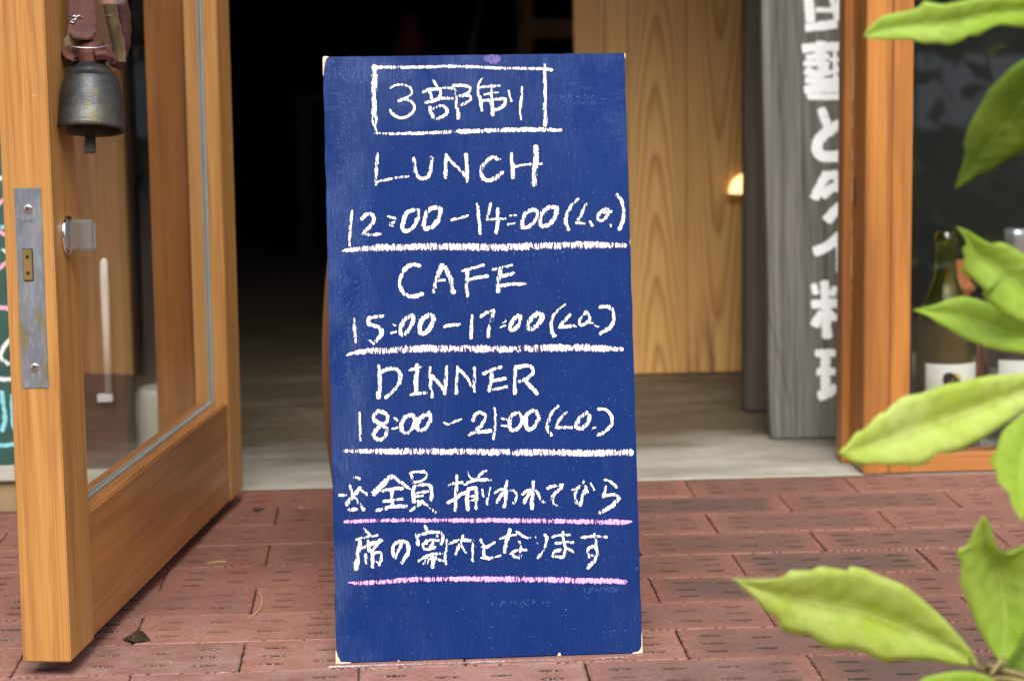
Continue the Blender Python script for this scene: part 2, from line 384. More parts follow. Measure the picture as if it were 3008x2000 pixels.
def mat_chalk(name, col, cover=.47, edge=True):
    """chalk dragged over brushed paint: slanted streaks let the paint show through"""
    t = NT(name)
    a = t.noise(t.coord((620, 620, 130), rot=(0, R(-17), 0)), 1, 3, .65)
    b = t.noise(t.coord((60, 60, 45)), 1, 4, .65)
    f = t.math('ADD', t.math('MULTIPLY', a, .62), t.math('MULTIPLY', b, .38))
    uv = t.n('SeparateXYZ', Vector=t.n('TexCoord').outputs['UV'])
    e = t.math('ABSOLUTE', t.math('SUBTRACT', t.math('MULTIPLY', uv.outputs['Y'], 2.0), 1.0))      # 0 middle .. 1 rim
    f = t.math('SUBTRACT', f, t.math('MULTIPLY', t.math('POWER', e, 3.0), .13))
    al = t.ramp(f, [(cover-.045, 0.), (cover+.012, 1.)])
    p = t.n('BsdfPrincipled'); t.put(p.inputs['Base Color'], col); t.put(p.inputs['Roughness'], 1.0); t.put(p.inputs['Specular IOR Level'], .1)
    t.put(p.inputs['Normal'], t.bump(a, .4, .0006))
    tr = t.n('BsdfTransparent'); mx = t.n('MixShader'); t.put(mx.inputs[0], al); t.put(mx.inputs[1], tr.outputs[0]); t.put(mx.inputs[2], p.outputs[0])
    t.t.links.new(mx.outputs[0], t.out.inputs[0]); return t.m
M['w'] = mat_chalk('white_chalk', (.88, .89, .90), .462)
M['p'] = mat_chalk('pale_pink_chalk', (.88, .76, .79), .478)
M['m'] = mat_chalk('bright_pink_chalk', (.84, .40, .78), .468)
M['g_pink'] = mat_chalk('pink_chalk_on_green', (.80, .42, .52), .42)
M['g_cyan'] = mat_chalk('cyan_chalk_on_green', (.25, .62, .72), .42)
M['g_white'] = mat_chalk('white_chalk_on_green', (.70, .72, .72), .42)
M['brush_white'] = mat_chalk('brushed_white_paint', (.90, .91, .92), .345)
M['green_board'] = simple('green_chalkboard', (.022, .075, .058), .6, .25, 25)

def mat_leaf(name, c1, c2, rough=.52, tr=.62):
    t = NT(name)
    uv = t.n('TexCoord').outputs['UV']; s = t.n('SeparateXYZ', Vector=uv)
    n = t.noise(t.coord((16, 16, 16), rnd=2), 1, 4, .6)
    across = t.math('ABSOLUTE', t.math('SUBTRACT', t.math('MULTIPLY', s.outputs['Y'], 2.0), 1.0))
    c = t.ramp(n, [(.33, c1), (.68, c2)])
    # side veins sweep forward from the midrib
    ph = t.math('SUBTRACT', t.math('MULTIPLY', s.outputs['X'], 8.5), t.math('MULTIPLY', across, -1.3))
    vn = t.math('ABSOLUTE', t.math('SUBTRACT', t.math('FRACT', ph), .5))
    vein = t.math('MULTIPLY', t.ramp(vn, [(.0, 1.), (.045, 0.)]), t.ramp(across, [(.6, .8), (.95, 0.)]))
    mid = t.ramp(across, [(.0, 1.), (.05, 0.)])
    v2 = t.math('MAXIMUM', t.math('MULTIPLY', vein, .60), mid)
    c = t.mix(t.math('MULTIPLY', v2, .55), c, tuple(min(1, x*1.35+.05) for x in c2))
    puff = t.n('Math', operation='COSINE', _0=t.math('MULTIPLY', ph, 6.2832)).outputs[0]
    spn = t.noise(t.coord((110, 110, 110), rnd=4), 1, 4, .6)
    c = t.mix(t.ramp(spn, [(.36, .28), (.50, 0.)]), c, tuple(x*.72 for x in c1))
    c = t.mix(t.ramp(spn, [(.735, 0.), (.75, .6)]), c, (.22, .13, .03))
    h = t.math('SUBTRACT', t.math('MULTIPLY', puff, -.5), t.math('MULTIPLY', v2, .6))
    nm = t.bump(h, .10, .004)
    p = t.n('BsdfPrincipled'); t.put(p.inputs['Base Color'], c); t.put(p.inputs['Roughness'], rough); t.put(p.inputs['Normal'], nm); t.put(p.inputs['Specular IOR Level'], .3)
    tl = t.n('BsdfTranslucent'); t.put(tl.inputs[0], c); t.put(tl.inputs['Normal'], nm)
    mx = t.n('MixShader'); t.put(mx.inputs[0], tr); t.put(mx.inputs[1], p.outputs[0]); t.put(mx.inputs[2], tl.outputs[0])
    t.t.links.new(mx.outputs[0], t.out.inputs[0]); return t.m
LEAFM = [mat_leaf('yellow_green_leaf', (.47, .68, .075), (.61, .80, .19)),
         mat_leaf('dark_green_leaf', (.17, .32, .03), (.42, .58, .11)),
         mat_leaf('pale_yellow_leaf', (.60, .75, .10), (.75, .87, .34)),
         mat_leaf('mid_green_leaf', (.38, .55, .05), (.50, .65, .11))]
M['stem'] = simple('leaf_stem', (.20, .16, .06), .5, .3, 40)
M['hedge_leaf'] = simple('hedge_leaf', (.045, .095, .018), .4, .6, 4)
M['far_leaf'] = M['hedge_leaf']
def mat_bronze():
    t = NT('patinated_bronze')
    n = t.noise(t.coord((190, 190, 190)), 1, 6, .7); n2 = t.noise(t.coord((30, 22, 22)), 1, 4, .6); n3 = t.noise(t.coord((60, 60, 500)), 1, 3, .6)
    c = t.ramp(n2, [(.35, (.040, .043, .050)), (.65, (.075, .076, .075))])
    c = t.mix(t.math('MULTIPLY', t.ramp(n, [(.46, 0.), (.58, 1.)]), t.ramp(n2, [(.44, .12), (.60, .7)])), c, (.105, .090, .040))
    c = t.mix(t.ramp(n, [(.68, 0.), (.72, .55)]), c, (.42, .39, .22))
    t.bsdf(c, t.ramp(n, [(.3, .34), (.7, .55)]), t.bump(t.math('ADD', n, t.math('MULTIPLY', n3, .5)), .45, .0012), Metallic=.75); return t.m
M['bronze'] = mat_bronze()
M['leather'] = simple('dark_red_leather', (.075, .018, .012), .72, .45, 90, bump=.4)
M['suede'] = simple('tan_suede', (.17, .125, .065), .95, .35, 120, bump=.9)
M['iron'] = simple('dark_iron', (.035, .03, .025), .6, .4, 60, metallic=.4)
M['wire'] = simple('steel_wire', (.45, .45, .46), .3, metallic=1.0)
t_ = NT('warm_spot_glow'); e_ = t_.n('Emission', Color=(1.0, .62, .27), Strength=1.25); t_.t.links.new(e_.outputs[0], t_.out.inputs[0]); M['glow'] = t_.m

CHALK = [
  ('chalk_box', 'w', '63|-975,5815 -980,5658 -986,5490 -988,5348 -987,5231;41:24|-993,5282 -975,5177;36|-993,5802 -837,5803 -631,5799 -424,5801 -217,5803 -10,5797 197,5782 446,5773 654,5767 779,5754;33:36|707,5810 705,5633 702,5423;41:49|700,5440 696,5196;28:41|-980,5149 -812,5138 -565,5139 -317,5145;49:54|-334,5146 -28,5151 262,5156 511,5159 760,5151;54:29|726,5152 851,5145'),
  ('chalk_lettering', 'w', '20:31|-824,5593 -775,5621 -717,5627 -660,5615 -620,5581 -614,5539 -646,5506 -700,5486 -750,5466;33|-746,5463 -696,5479 -639,5464 -599,5430 -593,5388 -617,5342 -668,5306 -726,5294 -783,5316 -819,5346 -832,5375;28:36|-399,5664 -375,5624 -351,5581;33|-503,5550 -446,5574 -372,5575 -289,5587 -215,5584;36|-442,5570 -431,5524 -420,5478;36|-327,5577 -332,5531 -345,5489;37|-483,5445 -408,5458 -333,5482 -259,5486 -205,5479;46|-443,5398 -428,5340 -404,5293;37|-402,5381 -352,5410 -294,5400 -270,5362 -292,5316 -338,5292 -380,5280 -417,5297;28:52|-186,5579 -180,5478 -172,5386 -163,5277;33|-202,5609 -131,5610 -65,5602 -33,5573 -54,5539 -101,5519 -142,5507;36|-134,5503 -72,5508 -33,5493 -40,5459 -86,5431 -137,5410;21:36|85,5680 52,5626 37,5559 40,5500;28|42,5584 109,5593 175,5597 254,5602;24|102,5516 165,5528 236,5535;33:49|171,5607 171,5515 174,5414 177,5305;33:42|56,5496 64,5424 75,5357;33|71,5453 138,5457 204,5464 271,5473 312,5467;37|312,5462 298,5412 252,5375 201,5355;28|340,5554 355,5495 366,5445;20:37:24|476,5586 471,5510 459,5426 450,5343 462,5258'),
  ('chalk_lettering', 'w', '34|-970,4942 -977,4818 -985,4718 -990,4637;32|-989,4660 -912,4677 -791,4699 -671,4711;42|-611,4890 -600,4785 -575,4710 -525,4686 -471,4715 -440,4802 -434,4897;40|-292,4921 -301,4807 -306,4692;34|-286,4901 -215,4819 -143,4750 -99,4668;50|-97,4918 -95,4803 -94,4654;47|231,4862 162,4883 87,4834 51,4760 62,4685 108,4658 183,4677 258,4736;45|353,4917 358,4795 357,4680;29|360,4779 455,4807 535,4811 646,4815;58:66|597,4988 591,4859 576,4724 566,4602'),
  ('chalk_lettering', 'w', '29|-1229,4380 -1242,4267 -1253,4160 -1261,4039;45|-1136,4298 -1086,4344 -1029,4336 -1021,4283 -1069,4210 -1123,4157;40|-1126,4144 -1057,4140 -958,4147;26|-880,4320 -808,4296;26|-863,4233 -836,4221;32|-853,4252 -818,4261;47|-626,4378 -694,4350 -729,4270 -738,4190 -698,4169 -631,4208 -589,4294 -580,4368 -626,4383;53|-446,4399 -508,4333 -530,4240 -518,4192 -445,4211 -382,4290 -363,4378 -426,4399;32|-256,4272 -176,4289 -98,4312;32:40|-1,4425 9,4323 17,4216 20,4128;32|133,4429 113,4348 98,4288;29|93,4268 171,4273 271,4275;45|203,4374 200,4266 180,4138;24|319,4304 379,4306;24|296,4217 363,4228;45|535,4361 467,4315 437,4234 449,4180 517,4199 572,4266 588,4339 535,4361;50|710,4384 641,4325 612,4245 637,4190 712,4216 768,4296 783,4370 710,4384;26:47|1001,4460 925,4387 879,4293 872,4213 897,4151;34:40|1074,4405 1038,4331 995,4251;34|974,4221 1054,4209;32|1108,4228 1134,4187;37|1274,4354 1205,4314 1187,4254 1230,4239 1278,4279 1294,4346;29|1246,4314 1327,4326;24|1309,4193 1315,4177;40:42|1387,4494 1431,4418 1448,4323 1434,4229 1395,4146'),
  ('chalk_underline', 'p', '29:63|-1325,3987 -1153,4005 -994,4010;68|-1020,4013 -623,4013 -224,4005 176,3992 577,3995 980,3997 1248,3992;61:47|1221,3993 1450,3988'),
  ('chalk_lettering', 'w', '45|-581,3825 -640,3839 -707,3814 -755,3748 -777,3668 -759,3581 -701,3533 -635,3525 -561,3550;53|-368,3827 -397,3741 -432,3661 -448,3568;58|-348,3827 -304,3739 -273,3658 -256,3557;29|-432,3675 -339,3679;34|-164,3765 -70,3790 44,3819;45|-113,3775 -124,3655 -124,3521;37|-113,3681 -6,3699 81,3711;32|136,3772 224,3792 324,3813;53|210,3782 190,3661 177,3555;45|194,3702 261,3714 335,3732;45|205,3610 299,3622 452,3626'),
  ('chalk_lettering', 'w', '29:45|-1235,3319 -1231,3212 -1217,3086;40|-955,3339 -1023,3334 -1083,3322;45|-1087,3329 -1101,3276 -1045,3248 -986,3227 -968,3173 -1002,3121 -1049,3075;21|-1088,3105 -1049,3075;21|-854,3257 -834,3243;26|-875,3171 -829,3183;47|-686,3333 -740,3301 -778,3228 -777,3155 -723,3174 -675,3253 -653,3326 -693,3340;53|-507,3336 -568,3297 -601,3211 -585,3158 -518,3183 -469,3261 -461,3328 -507,3342;40|-354,3226 -284,3237 -211,3242;34:45|-80,3326 -89,3213 -105,3100;40|3,3311 64,3350 131,3368;47|124,3362 109,3275 86,3196 71,3116;18|221,3246 248,3265;24|180,3200 240,3219;45|370,3316 315,3264 286,3191 325,3177 381,3236 396,3309;53|557,3332 488,3273 459,3201 499,3180 567,3225 609,3304 557,3339;24:53|837,3413 758,3354 702,3275 686,3182 721,3101;40|877,3312 821,3246 783,3204;37|773,3191 840,3195 887,3202;26|914,3206 933,3193;37|1045,3335 990,3282 968,3216 1021,3215 1076,3260 1058,3328;29|1042,3241 1102,3220;26|1128,3199 1154,3185;45|1181,3379 1255,3384 1307,3336 1310,3242 1261,3169 1172,3118'),
  ('chalk_underline', 'p', '26:66|-1309,2964 -1229,2989 -1045,3002;68|-1071,3001 -648,3010 -251,3006 147,2992 546,2988 947,2986 1214,2969;63:40|1187,2970 1381,2959'),
  ('chalk_lettering', 'w', '34:55|-1006,2856 -998,2730 -1007,2624 -1016,2538;42|-977,2795 -904,2823 -825,2812 -797,2751 -815,2672 -869,2607 -944,2543;32|-706,2805 -653,2817 -593,2833;50|-632,2853 -645,2721 -651,2575;34|-702,2563 -633,2575 -540,2579;37:47|-510,2827 -504,2691 -495,2539;40|-503,2757 -445,2696 -368,2582;45|-342,2827 -355,2701 -369,2569;37|-236,2824 -249,2685 -256,2566;37|-230,2804 -153,2722 -77,2581;42|-73,2813 -79,2694 -85,2588;37|14,2752 101,2789 188,2814;45|94,2770 87,2677 66,2584;40|85,2670 151,2688 225,2700;34|56,2591 149,2602 236,2620;40:47|328,2817 321,2684 313,2552;47|354,2810 448,2821 500,2787 485,2734 417,2689 364,2670;45|417,2669 481,2607 533,2546'),
  ('chalk_lettering', 'w', '24:37|-1203,2404 -1201,2286 -1199,2134;47|-941,2384 -1006,2412 -1059,2387 -1061,2328 -996,2287 -944,2239 -959,2167 -1026,2136 -1064,2177 -1050,2229 -983,2280 -929,2318 -935,2371;24|-865,2343 -837,2316;24|-892,2238 -839,2247;45|-691,2371 -751,2353 -798,2288 -794,2209 -748,2195 -687,2246 -666,2325 -691,2371;50|-546,2374 -613,2336 -648,2258 -616,2218 -556,2243 -514,2321 -532,2387;26|-383,2284 -337,2270 -270,2295 -217,2313;42|-98,2297 -84,2349 -30,2375 16,2347 -6,2268 -75,2204;45|-142,2166 -75,2184 71,2193;26:34|113,2417 118,2318 111,2199 92,2113;24|180,2310 226,2299;26|178,2243 238,2235;42|341,2365 281,2340 252,2261 270,2195 337,2213 378,2285 361,2351;47|488,2381 427,2343 411,2257 436,2197 503,2229 539,2307 514,2374;24:50|739,2419 673,2357 630,2265 628,2186 659,2132;32|813,2360 737,2276 709,2223;37|708,2210 788,2208 861,2206;47|1013,2348 944,2297 908,2218 961,2197 1023,2255 1038,2321;26|1074,2194 1094,2200;32:45|1127,2379 1207,2370 1258,2302 1253,2223 1186,2158 1112,2120'),
  ('chalk_underline', 'p', '32:58|-1363,2037 -1199,2029 -937,2018;58:63|-963,2019 -542,2010 -146,1997 250,1981 648,1968 1046,1952 1446,1947'),
  ('chalk_lettering', 'w', '32|-1264,1777 -1236,1774 -1213,1762;32|-1415,1611 -1387,1610 -1352,1606;32:39|-1311,1701 -1296,1646 -1272,1600 -1241,1548 -1210,1503 -1182,1460;49|-1215,1673 -1258,1626 -1304,1576 -1344,1519;34|-1194,1646 -1168,1630 -1150,1607;43|-1323,1467 -1287,1466 -1255,1469;58:64|-902,1780 -967,1727 -1026,1671 -1085,1611;36|-889,1782 -832,1729 -782,1690 -734,1653;39|-992,1641 -924,1652 -859,1663 -805,1655;49|-905,1648 -905,1571 -906,1488;36|-988,1538 -920,1544 -811,1557;45|-1057,1453 -973,1470 -896,1487 -764,1484;32|-711,1810 -709,1758 -701,1713;30|-727,1804 -663,1815 -598,1813;32|-598,1820 -563,1793 -574,1755 -626,1724 -704,1713;43|-695,1674 -703,1610 -699,1527;39|-699,1668 -634,1685 -569,1690 -531,1673 -521,1618 -528,1535;30|-674,1609 -616,1617 -558,1622;30|-675,1577 -611,1582;39|-677,1526 -612,1527;45:32|-625,1525 -671,1481 -733,1441;32|-606,1518 -556,1478 -493,1418;32|-360,1678 -292,1695 -224,1700;30:41|-275,1769 -281,1663 -289,1567 -296,1429;40|-368,1511 -316,1535 -250,1578 -198,1603;15:22|-166,1801 -155,1762 -120,1729;26|-71,1744 -31,1785 15,1806;26:39|-202,1677 -130,1710 -52,1721 50,1718;44|-171,1621 -177,1538 -177,1435;43|-165,1634 -113,1645 -87,1638;41|-93,1638 -89,1561 -96,1445;26|-160,1563 -108,1568;26|-161,1524 -109,1529;28|-33,1624 -30,1592 -21,1559;26|42,1641 21,1584 18,1481;28|-29,1717 23,1719 55,1712;28:32|46,1641 32,1590 17,1532 17,1481'),
  ('chalk_lettering', 'w', '43:49|207,1704 201,1617 192,1527 180,1454;30|93,1591 143,1619 182,1624;39|168,1586 134,1542 107,1498;28|220,1607 259,1612 294,1589;39|291,1595 303,1563 288,1512 275,1486;28:49|472,1690 463,1610 454,1520 448,1424;32|361,1568 395,1599 434,1611;40|433,1585 406,1541 372,1490;28:32|492,1603 517,1563 535,1511 576,1484;37|606,1622 668,1640 753,1650;40|749,1628 699,1591 659,1547 644,1502;39:19|648,1515 663,1469 717,1438;36|849,1599 888,1605 915,1623;35|962,1674 921,1630 887,1585 873,1534 884,1469;43|980,1628 972,1583 951,1532 919,1449;32|959,1583 998,1576;28|1027,1665 1048,1626 1073,1587;22:32|1167,1687 1216,1673 1260,1640 1282,1610;32|1181,1622 1167,1578 1149,1520;40|1149,1533 1198,1538 1250,1543 1289,1529 1298,1496;45:52|1298,1503 1254,1452 1194,1409 1108,1373'),
  ('chalk_underline', 'm', '32:43|-1367,1352 -1220,1354 -963,1356 -707,1347 -450,1339 -192,1331 39,1326;45|-34,1329 231,1319 489,1308 748,1298 1007,1284 1202,1274;54:52|1189,1275 1332,1269;49:19|1326,1270 1407,1274'),
  ('chalk_lettering', 'w', '23:36|-1183,1284 -1158,1248 -1121,1209;30|-1259,1177 -1191,1195 -1121,1205 -1056,1213;48:52|-1227,1177 -1238,1100 -1252,1018 -1269,897;32|-1206,1096 -1148,1123 -1096,1147;45|-1123,1129 -1071,1146 -1019,1161;39|-1144,1161 -1142,1110 -1140,1065;32|-1105,1077 -1072,1114 -1058,1133;39:46|-1111,1071 -1110,1001 -1108,911;45|-1170,1028 -1171,990 -1165,951;32|-1099,1039 -1060,1050 -1028,1046;34|-1029,1043 -1027,985 -1044,929;15|-1075,961 -1044,941;39|-834,1152 -879,1134 -909,1097 -913,1040 -892,988;32|-889,1000 -862,1051 -835,1101 -814,1152;48|-814,1152 -773,1128 -762,1080 -773,1023 -806,979 -826,941;26:36|-599,1289 -581,1254 -565,1221;34|-681,1212 -673,1160 -665,1109;35|-666,1195 -607,1216 -549,1227 -485,1228 -440,1218;36|-446,1224 -422,1185 -443,1109;32|-616,1120 -617,1088 -605,1062;26|-623,1114 -571,1144 -538,1156;32|-583,1151 -584,1119;34|-480,1187 -513,1136 -553,1080;32|-605,1066 -566,1064 -502,1082;30|-519,1156 -468,1148;24:32|-666,952 -613,989 -555,1010 -484,1020 -436,1019;52|-532,1015 -531,958 -532,894;30|-588,985 -615,922;23|-562,978 -583,921;32|-504,983 -460,956 -415,942;39:43|-384,1145 -393,1075 -401,1005 -400,922;35|-366,1113 -301,1137 -236,1144 -133,1135;30|-137,1138 -142,1068 -145,1004 -146,934;32|-229,1186 -249,1135 -277,1078 -304,1009;32|-266,1104 -238,1071 -207,1025;28:32|-56,1145 -38,1097 -19,1071;39|-22,1071 -37,1020 -22,975 16,957;32|-13,1064 39,1088;30|-47,1071 4,1073 76,1113;30|-57,969 14,961 66,969 127,983'),
  ('chalk_lettering', 'w', '43:39|228,1230 211,1179 189,1116 170,1014;26|129,1146 181,1161 240,1175 288,1180;28|292,1209 330,1182 368,1155 397,1145;32|315,1112 324,1073 323,1035;32|248,1018 300,1029 352,1034 393,1026;39|325,1022 317,964 291,959 253,979 234,999;10|420,1151 427,1147;24|475,1152 484,1120 496,1088;39:32|569,1172 584,1123 566,1060 542,1009 491,953;32|640,1148 699,1162 809,1162;30:32|745,1193 743,1125 757,1061 761,996;32|670,1086 729,1090 787,1095 839,1090;39|628,981 668,1012 714,1023;39|758,990 737,952 685,954 627,962;32|772,1034 817,1014 858,984;30|925,1133 1003,1140 1068,1141 1171,1132;28:39|1052,1168 1060,1103 1064,1039;36|1032,1046 993,1034 978,996 990,944;28|997,963 1029,956;45|1064,1039 1072,974 1054,923 1014,879 973,842'),
  ('chalk_underline', 'm', '15:39|-1339,769 -1284,761 -1221,759;45|-1233,759 -1106,762 -978,766 -850,773 -657,777 -401,772 -144,767 23,759;52|-56,761 150,755 343,746 536,739 730,729 924,715 1053,711;52:49|1040,712 1183,704 1341,690'),
]

SIGN = '145|693,6475 712,6295 720,6138;136|650,6049 876,6069 1103,6100;77|814,6305 1040,6302;91|1043,6470 1085,6290 1116,6155;113|1156,6469 1155,6177;136|598,5741 870,5760 1300,5767;159|860,5834 866,5576 885,5419;100|652,5612 980,5619;91|616,5523 978,5507;136|637,5422 793,5353 976,5417;104|634,5276 882,5251 1380,5266;136|619,5131 879,5150 1378,5154;104|662,5041 899,5026 1375,5031;68|1072,5685 1075,5304;59|1002,5574 1341,5569;59|952,5362 1248,5458;77|1015,5125 1377,5120;91|1322,5727 1330,5031;136|850,4848 904,4701 946,4566;168|1458,4693 1128,4608 957,4521 807,4389 781,4255 858,4153 1130,4148 1447,4177;145|921,3894 815,3717 721,3528;136|897,3861 1124,3880 1419,3886;136|1031,3780 1210,3688 1184,3486;136|846,3559 984,3680 1119,3655 1231,3575;159|1418,3863 1300,3619 1160,3453 1022,3332 895,3200;150|704,2744 875,2808 1071,2961 1290,3170;104|1071,2973 1076,2704 1078,2435;182|1195,2970 1194,2365;104|683,2263 725,2128;136|842,2305 858,2024;104|1009,2212 951,2101;136|654,1972 1039,1987;150|858,2024 863,1722 869,1475;150|809,1846 740,1747 681,1658;113|900,1844 1011,1752;127|1180,2242 1223,2140;127|1152,2019 1219,1939;136|1147,1761 1533,1821;136|1385,2294 1367,1465;113|695,1255 978,1249;150|831,1252 830,703;113|712,975 972,980;150|727,616 852,658 990,745;113|1159,1256 1476,1250 1459,981 1153,988 1159,1256;104|1156,1122 1473,1115;113|1317,1253 1304,648;113|1127,831 1490,835;136|1078,653 1531,666'

